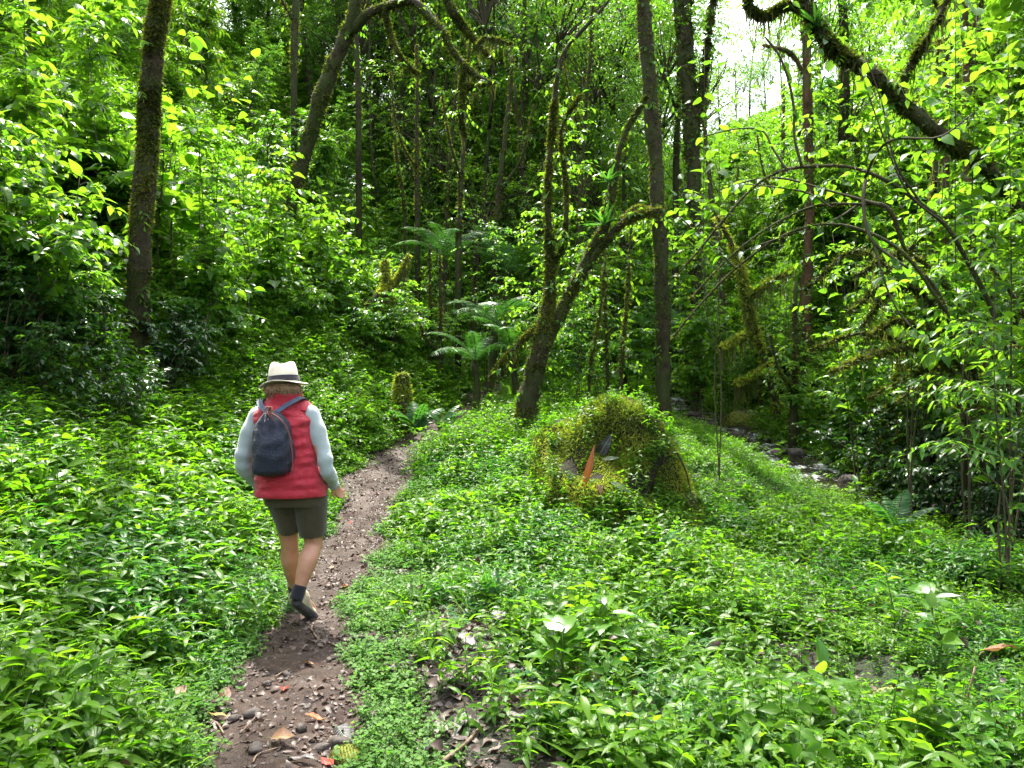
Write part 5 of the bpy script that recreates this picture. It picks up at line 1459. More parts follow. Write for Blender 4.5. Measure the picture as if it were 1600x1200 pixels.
# low creeping plants at the path edge, right foreground
x, y = rand_pts(26000, 2.3, 8)
s = x - path_x(y); w = path_w(y); nz = snoise(np.stack([x * 1.7, y * 1.7, x * 0], -1), 43)
k = (s > w - 0.06) & (cr.random(len(x)) < np.where(nz > 0.0, 0.95, 0.10) * np.where((s > 0.64) & (y < 5.2), 0.10, 1.0)) & (s < 1.5 - 0.12 * (y - 3))
k |= (s > w - .08) & (s < .66 + .1 * nz) & (y < 4.6) & (cr.random(len(x)) < 0.9)
k |= (s < -w + 0.05) & (s > -w - 0.25) & (cr.random(len(x)) < 0.7)
x, y = x[k], y[k]; n = len(x)
rot = np.stack([cr.normal(0, .15, n), cr.normal(0, .15, n), cr.uniform(0, 6.28, n)], -1)
scatter('creeping_plants', 'low creeping small leaved plants in patches right of the path', low_lib, np.stack([x, y, Hp(x, y) - 0.01], -1), rot, cr.uniform(0.5, 1.1, n), cr.integers(0, 4, n))
# litter and gravel on the path
def chip_meshes():
    out = []
    for k in range(5):
        r = np.random.default_rng(970 + k)
        V, Q, T, uv = leaf_tpl(('ovate', 'lance', 'round')[k % 3], 3, r.uniform(-.3, .4), r.uniform(-.2, .5), 0.3)
        V = V.copy(); V[:, 2] += r.normal(0, 0.05, len(V))
        g = Geo(); g.add(V, Q, T, r.uniform(0.2, 0.8), uv); out.append(g.mesh('dead_leaf', [M['litter']]))
    return out
def pebble_mesh(seed, mat='stone', sub=1, squash=0.55):
    bm = bmesh.new(); bmesh.ops.create_icosphere(bm, subdivisions=sub, radius=1.0)
    co = np.array([v.co[:] for v in bm.verts]); r = np.random.default_rng(seed)
    co = co * (1 + 0.28 * snoise(co * 1.1, seed)[:, None] + r.normal(0, 0.04, (len(co), 1))) * np.array([1, r.uniform(.6, .95), squash * r.uniform(.7, 1.1)])
    for v, c in zip(bm.verts, co): v.co = c
    me = bpy.data.meshes.new('stone'); bm.to_mesh(me); bm.free()
    me.materials.append(M[mat]); me.polygons.foreach_set('use_smooth', np.full(len(me.polygons), sub > 1)); return me
litter_lib = lib_coll('chip', chip_meshes())
pebble_lib = lib_coll('pebble', [pebble_mesh(980 + k) for k in range(4)])
x, y = rand_pts(110000, 2.3, 12)
s = x - path_x(y); w = path_w(y)
k = ((np.abs(s) < w + 0.12) & (cr.random(len(x)) < np.where(np.abs(s) > w * 0.6, 0.95, 0.6))) | ((s > 0) & (s < 1.5 - 0.1 * (y - 3)) & (y < 7) & (cr.random(len(x)) < 0.95)) | ((x < -2.7) & (y > 5.5) & (cr.random(len(x)) < 0.12))
x, y = x[k], y[k]; n = len(x); side_ = np.where((x - path_x(y)) > .5, 1.5, 1.0)
rot = np.stack([cr.normal(0, .35, n), cr.normal(0, .35, n), cr.uniform(0, 6.28, n)], -1)
scatter('leaf_litter', 'grey and brown leaf litter trodden into the path', litter_lib, np.stack([x, y, Hp(x, y) + 0.004], -1), rot, cr.uniform(0.012, 0.055, n) * cr.uniform(0.6, 1.2, n) * side_, cr.integers(0, 5, n), 'leaf litter')
print('litter', n)
x, y = rand_pts(600, 2.3, 9); s = x - path_x(y); k = np.abs(s) > path_w(y) + .2; x, y = x[k], y[k]; n = len(x)
scatter('caught_leaves', 'dead leaves caught among the green herbs', litter_lib, np.stack([x, y, H(x, y) + cr.uniform(.05, .26, n)], -1), np.stack([cr.normal(0, .5, n), cr.normal(0, .5, n), cr.uniform(0, 6.28, n)], -1), cr.uniform(.025, .07, n), cr.integers(0, 5, n), 'leaf litter')
x, y = rand_pts(17000, 2.3, 11)
s = x - path_x(y); k = (np.abs(s) < path_w(y) + 0.15) & (cr.random(len(x)) < 0.8)
x, y = x[k], y[k]; n = len(x)
scatter('gravel', 'small stones bedded in the path', pebble_lib, np.stack([x, y, Hp(x, y)], -1), np.stack([cr.normal(0, .2, n), cr.normal(0, .2, n), cr.uniform(0, 6.28, n)], -1), 0.004 + 0.014 * cr.random(n) ** 2.5, cr.integers(0, 4, n), 'gravel')

# ------------------------------------------------------------------ single things lying on the ground
def lie(u, v): 
    Y = np.arange(2.4, 20, 0.01); p = P(u, v, 1.0) - np.array([0, 0, CAM_Z])
    X = p[0] * Y; Z = CAM_Z + p[2] * Y; i = np.nonzero(Z <= Hp(X, Y))[0][0]
    return np.array([X[i], Y[i], float(Hp(X[i], Y[i]))])
fallen = [
    (445, 1081, 'round', 'dead_red', 0.055, 'bright red fallen leaf in the middle of the path'),
    (510, 1196, 'ovate', 'dead_red', 0.08, 'dark red fallen leaf at the bottom edge of the path'),
    (380, 993, 'round', 'dead_red', 0.03, 'small red fallen leaf at the left edge of the path'),
    (548, 818, 'round', 'dead_red', 0.04, 'tiny red leaf on the far part of the path'),
    (490, 1128, 'ovate', 'dead_orange', 0.085, 'orange fallen leaf right of the middle of the path'),
    (443, 1160, 'ovate', 'dead_tan', 0.12, 'curled tan fallen leaf low on the path'),
    (482, 1043, 'lance', 'dead_tan', 0.12, 'long tan fallen leaf on the path below the boots'),
    (408, 1020, 'ovate', 'dead_brown', 0.06, 'orange brown leaf at the left side of the path'),
    (340, 1126, 'lance', 'dead_yellow', 0.09, 'yellow leaf at the left edge of the path'),
    (350, 1092, 'ovate', 'dead_brown', 0.11, 'dark brown leaf heap leaf at the left edge of the path'),
    (345, 965, 'ovate', 'dead_orange', 0.06, 'orange leaf caught in the herbs left of the path'),
    (282, 1118, 'ovate', 'dead_tan', 0.09, 'tan leaf caught in the left herbs'),
    (520, 890, 'lance', 'dead_tan', 0.1, 'pale tan leaf beside the left shoe'),
    (428, 940, 'lance', 'dead_tan', 0.14, 'long tan leaf left of the boots'),
    (540, 920, 'ovate', 'dead_orange', 0.08, 'orange tan leaf at the right edge of the path'),
    (573, 880, 'ovate', 'dead_pale', 0.07, 'pale green leaf on the right side of the path'),
    (690, 1145, 'round', 'dead_pale', 0.075, 'pale yellowish leaf in the litter right of the path'),
    (660, 1180, 'ovate', 'dead_grey', 0.16, 'large grey dead leaf at the bottom beside the stick'),
    (720, 1135, 'lance', 'dead_grey', 0.22, 'long grey curled dead leaf in the litter'),
    (815, 1130, 'ovate', 'dead_grey', 0.2, 'silver grey dead leaf under the herbs'),
    (850, 1155, 'ovate', 'dead_grey', 0.18, 'striped silver dead leaf at the bottom'),
    (775, 995, 'ovate', 'dead_grey', 0.16, 'pale grey folded leaf among the herbs right of the path'),
    (725, 1010, 'ovate', 'dead_grey', 0.16, 'grey leaf in the litter right of the creeping plants'),
    (712, 1075, 'round', 'dead_grey', 0.1, 'small grey leaf in the litter patch'),
    (800, 945, 'ovate', 'dead_brown', 0.1, 'brown curled leaf in the herbs'),
    (540, 1155, 'ovate', 'dead_black', 0.16, 'dark brown leaf at the edge of the creeping plants'),
    (475, 1195, 'lance', 'dead_grey', 0.13, 'grey blue leaf at the bottom of the path'),
    (1140, 1140, 'ovate', 'dead_brown', 0.11, 'brown leaf at the bottom among the right herbs'),
    (1245, 1180, 'ovate', 'dead_brown', 0.11, 'dark brown leaf in the bottom right herbs'),
    (1560, 1045, 'lance', 'dead_tan', 0.25, 'long tan dead leaf standing in the herbs at the right'),
    (1590, 1190, 'ovate', 'dead_orange', 0.12, 'orange leaf in the bottom right corner'),
    (790, 690, 'ovate', 'dead_brown', 0.16, 'reddish brown leaf on the bank above the far bend'),
    (305, 712, 'ovate', 'dead_tan', 0.1, 'tan leaf on the left bank behind the hiker'),
]
for k, (u, v, kd, mt, sz, lab) in enumerate(fallen):
    r = np.random.default_rng(1000 + k)
    V, Q, T, uv = leaf_tpl(kd, 6, r.uniform(-0.25, 0.3), r.uniform(0.15, 0.7), r.uniform(0.1, 0.3))
    V = V.copy(); V[:, 0] += 0.08 * V[:, 1] ** 2 * r.normal(); V[:, 2] += 0.05 * np.sin(V[:, 1] * 7 + r.uniform(0, 6)) + 0.04
    V[:, 1] -= 0.5
    g = Geo(); g.add(V, Q, T, r.uniform(0.3, 0.7), uv)
    C = catmull([[0, -0.5, 0.04], [0.02, -0.62, 0.05], [0.05, -0.75, 0.03]], 5); 
    b = lie(u, v)
    bury = 0.0
    o = g.build('fallen_leaf', [M[mt]], loc=tuple(b + UP * (0.012 + (0.10 if (u > 760 and v < 1110) or u < 320 else 0))))
    gs = Geo(); tubes3(gs, C[None], np.full((1, 5), 0.018), 0); gs.build('stalk', [M[mt]], o)
    o.scale = (sz, sz, sz); o.rotation_euler = (r.normal(0.12, 0.15), r.normal(0, 0.2), r.uniform(0, 6.28))
    tag(o, lab, 'leaf')
stones = [(393, 1118, 0.03, 'rounded brown stone low on the path'), (514, 1033, 0.026, 'round stone at the right edge of the path'), (524, 1030, 0.032, 'larger stone beside the round one at the right edge of the path'), (515, 1048, 0.025, 'small stone below the pair at the right path edge'),
          (365, 1125, 0.028, 'flat grey stone near the left edge of the path'), (530, 1165, 0.05, 'flat slab of stone at the edge of the creeping plants'), (675, 1130, 0.04, 'grey stone half sunk in the litter right of the path'), (448, 1055, 0.025, 'small pale stone in the path'),
          (480, 1105, 0.02, 'pale pebble above the orange leaf'), (418, 1070, 0.02, 'whitish pebble left of the red leaf'), (590, 905, 0.04, 'grey stone at the right edge of the path further up'), (430, 905, 0.035, 'pale stone left of the ankle of the hiker'),
          (470, 1140, 0.025, 'pale pebble right of the tan leaf'), (500, 1170, 0.03, 'grey pebble near the bottom of the path'), (400, 1172, 0.03, 'brown pebble at the bottom of the path'), (560, 1000, 0.03, 'stone at the edge of the shadow')]
for k, (u, v, rr, lab) in enumerate(stones):
    b = lie(u, v); me = pebble_mesh(1100 + k, 'stone', 3, 0.65)
    o = link('stone', me, loc=tuple(b + UP * rr * 0.2)); o.scale = (rr * 1.2, rr, rr); o.rotation_euler = (0.1, 0.1, k * 1.7); tag(o, lab, 'stone')
sticks = [((690, 1198), (752, 1140), 0.011, 'brown stick lying at the bottom right of the path'), ((480, 1180), (520, 1150), 0.005, 'thin twig on the path near the bottom'), ((700, 1046), (738, 1045), 0.008, 'short tan stick in the litter patch'), ((486, 985), (540, 1022), 0.005, 'thin dark twig curving across the shadow'),
          ((375, 1150), (405, 1115), 0.005, 'thin twig below the brown stone'), ((600, 935), (640, 915), 0.008, 'stick at the right edge of the path further up'), ((430, 1060), (470, 1040), 0.004, 'thin twig right of the red leaf'), ((330, 1130), (350, 1150), 0.006, 'twig at the left edge of the path'),
          ((720, 1060), (770, 1035), 0.012, 'dark stick crossing the litter patch'), ((610, 1010), (660, 990), 0.006, 'twig among the creeping plants'), ((520, 880), (575, 862), 0.004, 'thin twig right of the ankle'), ((395, 1195), (440, 1170), 0.004, 'thin twig in the bottom left of the path')]
for k, (a, b, rr, lab) in enumerate(sticks):
    A, B = lie(*a), lie(*b); r = np.random.default_rng(1200 + k)
    m = (A + B) / 2 + r.normal(0, 0.02, 3) * [1, 1, 0]; g = Geo(); C = catmull([A - A, m - A, B - A], 12)
    C[:, 2] = [float(Hp(*(c + A)[:2])) - A[2] + rr * 1.3 for c in C]
    tube(g, C, np.linspace(rr, rr * 0.6, 12), 7, 0.2, seed=k); o = g.build('stick', [M['stick']], loc=tuple(A)); tag(o, lab, 'stick')
for k, (u, v, hh, lab) in enumerate([(1137, 950, 0.3, 'dark bare stalk standing in the right ground cover'), (1505, 1170, 0.36, 'dark bare stalk at the bottom right'), (1155, 870, 0.2, 'short dark stalk right of the mound')]):
    b = ground_at(u, v); g = Geo(); C = catmull([[0, 0, -.05], [0.01, 0, hh * .5], [0.05, 0, hh]], 8); tube(g, C, np.linspace(.007, .005, 8), 6, .1)
    tag(g.build('dead_stalk', [M['stick']], loc=tuple(b)), lab, 'stalk')

# ------------------------------------------------------------------ rocks along the stream
def rock(u, v, size, lab, seed, mat='rock_moss', mossy=True, Y=None):
    b = ground_at(u, v) if Y is None else np.append(P(u, v, Y)[:2], H(*P(u, v, Y)[:2]))
    bm = bmesh.new(); bmesh.ops.create_icosphere(bm, subdivisions=4, radius=1.0)
    co = np.array([q.co[:] for q in bm.verts]); co = co * (1 + .22 * snoise(co * .8, seed) + .06 * snoise(co * 3, seed + 1))[:, None] * np.array([1.25, .9, .75])
    for q, c in zip(bm.verts, co): q.co = c
    me = bpy.data.meshes.new('rock'); bm.to_mesh(me); bm.free(); me.materials.append(M[mat]); me.polygons.foreach_set('use_smooth', np.full(len(me.polygons), True))
    o = link('rock', me, loc=tuple(b + UP * size * .25)); o.scale = (size,) * 3; tag(o, lab, 'rock')
    if mossy:
        r = np.random.default_rng(seed); up = co[co[:, 2] > -0.1]; i = r.integers(0, len(up), 2600); b0 = up[i] + r.normal(0, .02, (2600, 3))
        d = norm(norm(up[i]) + r.normal(0, .5, (2600, 3))) * .09; w = norm(np.cross(d, r.normal(size=(2600, 3)))) * .02
        g = Geo(); g.add(np.stack([b0 - w, b0 + w, b0 + d], 1).reshape(-1, 3), None, np.arange(7800).reshape(-1, 3), np.repeat(np.clip(r.normal(.5, .2, 2600), 0, 1), 3)); g.build('moss', [M['moss']], o)['kind'] = 'stuff'
    return o
rock(1160, 675, .42, 'mossy boulder at the far end of the stream', 51); rock(1105, 668, .26, 'small mossy boulder left of the larger one at the stream', 52)
rock(1182, 690, .2, 'low mossy rock at the water under the boulders', 53)
for k, Y in enumerate([11.2, 11.8, 12.5, 13.1, 13.8, 14.4, 15.2, 16.0, 12.0, 13.4, 14.9]):
    x_ = float(stream_x(Y)) + (.3, -.35, .1, .4, -.2, -.45, .25, .0, .5, -.5, .45)[k]
    me = pebble_mesh(1400 + k, 'stone', 3, .6); o = link('rock', me, loc=(x_, Y, float(H(stream_x(Y), Y)) + .25)); s_ = (.15, .10, .17, .11, .14, .12, .18, .14, .1, .13, .12)[k]; o.scale = (s_ * 1.3, s_, s_); o.rotation_euler = (0, 0, k * 1.3)
    tag(o, 'grey stone in the bed of the bright stream', 'rock', 'stones in the stream bed')
for k, (u, v, s_, lab) in enumerate([(1262, 842, .17, 'moss cushion in the right ground cover'), (900, 1075, .10, 'moss cushion under the gleaming rosette plant'), (1420, 1120, .12, 'moss cushion at the lower right'), (545, 1195, .07, 'moss cushion at the bottom edge by the creeping plants')]):
    rock(u, v, s_, lab, 80 + k)['category'] = 'moss'

# ------------------------------------------------------------------ mossy stump on the left bank
b = Gd(627, 12.6); tp = P(628, 585, 12.6)
root = empty('tree_stump', tuple(b)); tag(root, 'short moss covered stump standing in the green bank left of the path bend', 'stump')
C = catmull([b - b - UP * .15, (tp - b) * .5 + np.array([.01, 0, 0]), tp - b], 14); g = Geo(); tube(g, C, np.linspace(.13, .105, 14), 12, .2, seed=4); g.build('trunk', [M['bark']], root)
g = Geo(); moss_fuzz(g, C, np.linspace(.13, .11, 14), 4500, .07, np.random.default_rng(8), .6); moss_fuzz(g, np.array([tp - b - UP * .03, tp - b + UP * .02]), [.1, .05], 900, .07, np.random.default_rng(9), .75)
g.build('moss', [M['moss_bright']], root)['kind'] = 'stuff'

# ------------------------------------------------------------------ the mossy mound
mz = float(H(*MOUND)); mr = np.random.default_rng(77)
def mound_surf(th, ph):
    """th around, ph 0 at the foot .. pi/2 at the top"""
    d = np.stack([np.cos(th) * np.cos(ph), np.sin(th) * np.cos(ph), np.sin(ph)], -1)
    rx = 0.85 + 0.08 * np.cos(th - 0.3)
    hh = np.sin(ph); hc = np.clip(hh, 0, 1)
    rad = (1.0 - 0.46 * hc ** 1.1) * np.sqrt(np.clip(1 - hc ** 7, 0, 1)) * np.where(hh < 0, 1.0, 1.0)
    q = np.stack([np.cos(th) * rad * rx, np.sin(th) * rad * 1.15 + .18 * hc, hh * 1.08], -1)
    q[..., 0] += -0.03 + 0.02 * hc
    led = 0.10 * np.clip(snoise(q * np.array([1.6, 1.6, 3.2]), 71), -1, 1) + 0.13 * snoise(q * 1.5, 7) + 0.07 * snoise(q * 3.0, 8) + 0.035 * snoise(q * 6.5, 9)
    return q * (1 + led)[..., None]
th = np.linspace(0, 2 * math.pi, 121)[:-1]; ph = np.concatenate([np.linspace(-0.25, 1.2, 50), np.linspace(1.23, math.pi / 2, 14)])
TH, PH = np.meshgrid(th, ph); V = mound_surf(TH, PH); idx = np.arange(V.shape[0] * 120).reshape(-1, 120)
Q = np.stack([idx[:-1], np.roll(idx[:-1], -1, 1), np.roll(idx[1:], -1, 1), idx[1:]], -1).reshape(-1, 4)
mound = empty('mossy_mound', (MOUND[0], MOUND[1], mz)); tag(mound, 'large moss covered mound of rock and rotten wood right of the path', 'mound')
g = Geo(); g.add(V, Q); g.build('boulder', [M['boulder']], mound)
def mound_pts(n, lo=-.1, hi=1.5):
    t = mr.uniform(0, 6.283, n); p = np.arcsin(mr.uniform(math.sin(lo), math.sin(hi), n)); e = 1e-3
    a = mound_surf(t, p); u_ = mound_surf(t + e, p) - a; v_ = mound_surf(t, p + e) - a
    return a, norm(np.cross(u_, v_))
a, nn = mound_pts(95000)
pn = snoise(a * 2.4, 12)
rockp = (((a[:, 0] - .27) / .2) ** 2 + ((a[:, 2] - .55) / .24) ** 2 + .9 * snoise(a * 4.0, 14) < .75) & (a[:, 1] < 0)
keep = (pn + .5 * snoise(a * 5.5, 13) > -0.72) & ~rockp
a, nn, pn = a[keep], nn[keep], pn[keep]; n = len(a)
lm = .55 + .75 * np.clip(.5 + snoise(a * 3.6, 16), 0, 1.3)
d = norm(nn * .9 + mr.normal(0, .55, (n, 3)) - UP * .45) * (mr.uniform(.012, .05, n) * lm)[:, None]; w = norm(np.cross(d, mr.normal(size=(n, 3)))) * mr.uniform(.003, .008, n)[:, None]
g = Geo(); g.add(np.stack([a - w, a + w, a + d], 1).reshape(-1, 3), None, np.arange(3 * n).reshape(-1, 3), np.repeat(np.clip(.46 + .42 * snoise(a * 2.6, 15) + mr.normal(0, .17, n), 0, 1), 3))
g.build('moss', [M['moss_bright']], mound)['kind'] = 'stuff'
# sprouts growing on the mound
a, nn = mound_pts(2600, 0.0, 1.5)
z_ = a[:, 2]; rn = mr.random(len(a))
sel = ((z_ > 1.1) & (rn < .12)) | ((a[:, 0] > .22) & (z_ > .5) & (rn < .30) & (snoise(a * 2.2, 18) > -.3)) | ((a[:, 0] < -.3) & (z_ > .85) & (rn < .14)) | ((a[:, 0] < -.6) & (rn < .25)) | (z_ < .24) & (rn < .6) | (rn < .03)
a = a[sel]; n = len(a)
scatter('mound_sprouts', 'small bright herbs sprouting over the top and sides of the mossy mound', cover_lib, a + np.array([MOUND[0], MOUND[1], mz]), np.stack([mr.normal(0, .3, n), mr.normal(0, .3, n), mr.uniform(0, 6.28, n)], -1), mr.uniform(.4, .85, n), mr.integers(0, 5, n))
def on_mound(u, v):
    """front face of the mound under a photo pixel"""
    ray = P(u, v, 1.0) - np.array([0, 0, CAM_Z])
    Vw = V.reshape(-1, 3) + np.array([MOUND[0], MOUND[1], mz])
    q = Vw - np.array([0, 0, CAM_Z]); tt = q @ norm(ray); dist = np.linalg.norm(q - tt[:, None] * norm(ray), axis=1)
    near_ = np.nonzero(dist < 0.05)[0]
    if len(near_) == 0: near_ = np.argsort(dist)[:3]
    return Vw[near_[np.argmin(tt[near_])]]
for k, (u, v, kd, mt, sz, yd, wide, lab) in enumerate([
    (945, 700, 'ovate', 'dead_black', .26, (.5, -.3, .9), .8, 'black folded dead leaf on the front of the mossy mound'),
    (962, 748, 'lance', 'dead_pale', .22, (1, -.3, -.45), .8, 'pale green dead leaf lying across the mound'),
    (948, 713, 'lance', 'dead_pale', .16, (1, -.3, .25), .9, 'thin pale leaf under the black leaves on the mound'),
    (905, 752, 'lance', 'dead_orange', .40, (.25, -.25, 1), .6, 'long orange brown dead leaf hanging on the front of the mound'),
    (930, 755, 'ovate', 'dead_tan', .10, (.1, -.4, -.6), 1.0, 'small tan leaf on the mound'),
    (1078, 770, 'ovate', 'dead_brown', .2, (.3, -.4, -.5), 1.0, 'brown dead leaf on the right flank of the mound'),
    (860, 655, 'lance', 'dead_pale', .14, (1, -.3, .5), 1.2, 'pale leaf on the left shoulder of the mound')]):
    r = np.random.default_rng(1300 + k); b = on_mound(u, v)
    Vv, Qq, Tt, uv = leaf_tpl(kd, 7, r.uniform(0.15, .4), r.uniform(.3, .6), .25); g = Geo(); Vv = Vv * np.array([wide, 1, 1]); g.add(Vv, Qq, Tt, .5, uv)
    o = g.build('fallen_leaf', [M[mt]]); m = frame_from(np.array(yd, float), np.array([.1, -1, .5])).to_4x4(); m.translation = Vector(b + np.array([0, -.045, .0]) - np.array(yd, float) * sz * (.3 if kd != 'lance' else .08)); o.matrix_basis = m @ Matrix.Diagonal((sz, sz, sz, 1)); tag(o, lab, 'leaf')
for k, (pa, pb, lab) in enumerate([((985, 615), (988, 655), 'dark rotten stub on the upper right of the mound'), ((1062, 705), (1085, 770), 'thin dead twig down the right flank of the mound')]):
    A, B = on_mound(*pa), on_mound(*pb); g = Geo(); off = np.array([0, -.05, .02]); tube(g, catmull([A * 0 + off, (B - A) * .5 + off + [0.02, -.02, 0], B - A + off], 10), np.linspace(.03 if k == 0 else .012, .018 if k == 0 else .007, 10), 7, .3); tag(g.build('stick', [M['bark']], loc=tuple(A)), lab, 'stick')
# ------------------------------------------------------------------ the hiker
PX0, PYD = (460 - 800) / FPX * 5.06, 5.06
PZ = float(Hp(PX0, PYD))
person = empty('person', (PX0, PYD, PZ))
tag(person, 'person seen from behind walking up the path in red vest, cream hat and dark shorts', 'person')

def capsule(geo, a, b, ra, rb, sides=14, n=9):
    """tapered limb with round ends"""
    a, b = np.asarray(a, float), np.asarray(b, float); L = np.linalg.norm(b - a); u = (b - a) / max(L, 1e-6)
    e = np.linspace(0, math.pi / 2, 5)[:-1]
    pts, rad = [], []
    for x in e: pts.append(a - u * ra * math.cos(x)); rad.append(max(ra * math.sin(x), 1e-4))
    for t in np.linspace(0, 1, n): pts.append(a + (b - a) * t); rad.append(ra + (rb - ra) * t)
    for x in e[::-1]: pts.append(b + u * rb * math.cos(x)); rad.append(max(rb * math.sin(x), 1e-4))
    tube(geo, np.array(pts), np.array(rad), sides)
def limb(geo, pts, rad, sides=16):
    C = catmull(pts, 22); rr = np.interp(np.linspace(0, 1, 22), np.linspace(0, 1, len(rad)), rad)
    for k in range(21): pass
    tube(geo, C, rr, sides)
    for p, q in ((C[0], rr[0]), (C[-1], rr[-1])): ball(geo, p, (q, q, q))
def ball(geo, c, r3, n=12):
    u = np.linspace(0, math.pi, n); v = np.linspace(0, 2 * math.pi, 2 * n, endpoint=False)
    U, Vv = np.meshgrid(u, v, indexing='ij')
    X = np.stack([np.sin(U) * np.cos(Vv), np.sin(U) * np.sin(Vv), np.cos(U)], -1) * np.asarray(r3) + np.asarray(c)
    idx = np.arange(n * 2 * n).reshape(n, 2 * n)
    Q = np.stack([idx[:-1], idx[1:], np.roll(idx[1:], -1, 1), np.roll(idx[:-1], -1, 1)], -1).reshape(-1, 4)
    geo.add(X, Q)
def loft(geo, rings, n=40, cap=True, pw=2.3):
    """rings: (cx, cy, z, a, b) superellipse sections"""
    A = np.array(rings, float); th = np.linspace(0, 2 * math.pi, n, endpoint=False); c, s = np.cos(th), np.sin(th)
    ex = np.sign(c) * np.abs(c) ** (2 / pw); ey = np.sign(s) * np.abs(s) ** (2 / pw)
    V = np.stack([A[:, 0:1] + A[:, 3:4] * ex, A[:, 1:2] + A[:, 4:5] * ey, np.repeat(A[:, 2:3], n, 1)], -1)
    m = len(A); idx = np.arange(m * n).reshape(m, n)
    Q = np.stack([idx[:-1], np.roll(idx[:-1], -1, 1), np.roll(idx[1:], -1, 1), idx[1:]], -1).reshape(-1, 4)
    Vf = V.reshape(-1, 3); T = None
    if cap:
        k = np.arange(n); c0 = len(Vf); Vf = np.vstack([Vf, V[0].mean(0), V[-1].mean(0)])
        T = np.vstack([np.stack([np.roll(k, -1), k, np.full(n, c0)], -1), np.stack([idx[-1], np.roll(idx[-1], -1), np.full(n, c0 + 1)], -1)])
    geo.add(Vf, Q, T)
def interp_rings(keys, n):
    A = np.array(keys, float); return catmull(A, n) if len(A) > 2 else A
def fuse(name, geo, mat, voxel=0.008, smooth=4, parent=None):
    """one continuous skin over overlapping volumes"""
    me = geo.mesh(name, [mat]); o = link(name, me, parent)
    md = o.modifiers.new('r', 'REMESH'); md.mode = 'VOXEL'; md.voxel_size = voxel
    if smooth:
        ms = o.modifiers.new('s', 'SMOOTH'); ms.factor = 0.5; ms.iterations = smooth
    bpy.context.view_layer.update()
    dg = bpy.context.evaluated_depsgraph_get()
    ev = o.evaluated_get(dg); m2 = bpy.data.meshes.new_from_object(ev)
    o.modifiers.clear(); o.data = m2; m2.materials.clear(); m2.materials.append(mat)
    m2.polygons.foreach_set('use_smooth', np.full(len(m2.polygons), True))
    return o

SHL, ELL, WRL = np.array([-.235, .0, 1.325]), np.array([-.312, -.055, 1.035]), np.array([-.262, .09, .865])
SHR, ELR, WRR = np.array([.105, .0, 1.325]), np.array([.222, -.075, 1.00]), np.array([.222, .10, .875])
HIPL, KNL, ANL = np.array([-.085, .0, .86]), np.array([-.078, .15, .475]), np.array([-.105, .36, .12])
HIPR, KNR, ANR = np.array([.085, .0, .86]), np.array([.108, .04, .50]), np.array([.033, -.05, .215])
g = Geo()
loft(g, interp_rings([(-.0, 0, .80, .16, .11), (0, 0, .9, .17, .12), (-.02, 0, 1.02, .145, .10), (-.045, 0, 1.18, .155, .10), (-.06, 0, 1.32, .165, .085), (-.065, 0.01, 1.385, .085, .07)], 24))
capsule(g, (-.066, .01, 1.36), (-.075, .03, 1.47), .056, .052)
ball(g, (-.075, .035, 1.535), (.074, .094, .108)); ball(g, (-.075, .07, 1.475), (.05, .06, .05))
capsule(g, (-.075, .125, 1.545), (-.075, .148, 1.515), .010, .015)                       # nose
for sx in (-1, 1):
    ball(g, (-.075 + sx * .075, .03, 1.525), (.010, .022, .032)); ball(g, (-.075 + sx * .03, .117, 1.55), (.014, .010, .010))
capsule(g, (-.095, .122, 1.478), (-.055, .122, 1.478), .008, .008)                       # mouth
for a, b, c in ((SHL, ELL, WRL), (SHR, ELR, WRR)):
    capsule(g, a, b, .05, .040); capsule(g, b, c, .040, .028)
def hand(geo, w, fwd, side, curl):
    """palm, four fingers and a thumb from the wrist w"""
    fwd = norm(fwd); side = norm(side - fwd * np.dot(side, fwd)); nn_ = np.cross(fwd, side)
    pc = w + fwd * .05
    for k in range(4):
        o_ = (k - 1.5) * .019
        capsule(geo, w + side * o_ * .6, w + fwd * .085 + side * o_, .014, .012, 8, 4)
        L = (.062, .074, .07, .055)[k]; p0 = w + fwd * .088 + side * o_; d = fwd
        for seg in range(3):
            d = norm(d + nn_ * curl); p1 = p0 + d * L * (.45, .32, .25)[seg]; capsule(geo, p0, p1, .0088 - .0008 * seg, .0080 - .0008 * seg, 8, 3); p0 = p1
    p0 = w + side * -.024 + fwd * .02; p1 = p0 - side * .03 + fwd * .03; p2 = p1 + fwd * .03 - side * .006 + nn_ * .012
    capsule(geo, w + fwd * .01, p0, .014, .013, 8, 3); capsule(geo, p0, p1, .012, .0105, 8, 3); capsule(geo, p1, p2, .010, .008, 8, 3)
hand(g, WRR, np.array([.10, .75, -.55]), np.array([.2, .5, .8]), .35)
hand(g, WRL, np.array([.35, .5, -.75]), np.array([-.1, -.6, -.5]), .3)
capsule(g, HIPR, KNR, .085, .058); capsule(g, HIPL, KNL, .085, .058)
def calf(geo, k, a, back):
    C = catmull([k, k * .68 + a * .32 + np.array([0, back, 0]), k * .3 + a * .7 + np.array([0, back * .4, 0]), a], 22)
    r_ = np.interp(np.linspace(0, 1, 22), [0, .12, .32, .62, .86, 1], [.056, .057, .064, .050, .037, .036]); tube(geo, C, r_, 16)
    ball(geo, k, (.056,) * 3); ball(geo, a, (.037,) * 3)
calf(g, KNR, ANR, -.02); calf(g, KNL, ANL, -.02)
TOER = np.array([.075, .115, .045]); TOEL = np.array([-.11, .52, .04])
capsule(g, ANR, TOER, .036, .034); capsule(g, ANL + [0, 0, -.05], TOEL, .036, .034); capsule(g, ANL, ANL + [0, 0, -.06], .036, .036)
body = fuse('body', g, M['skin'], 0.0065, 5, person)

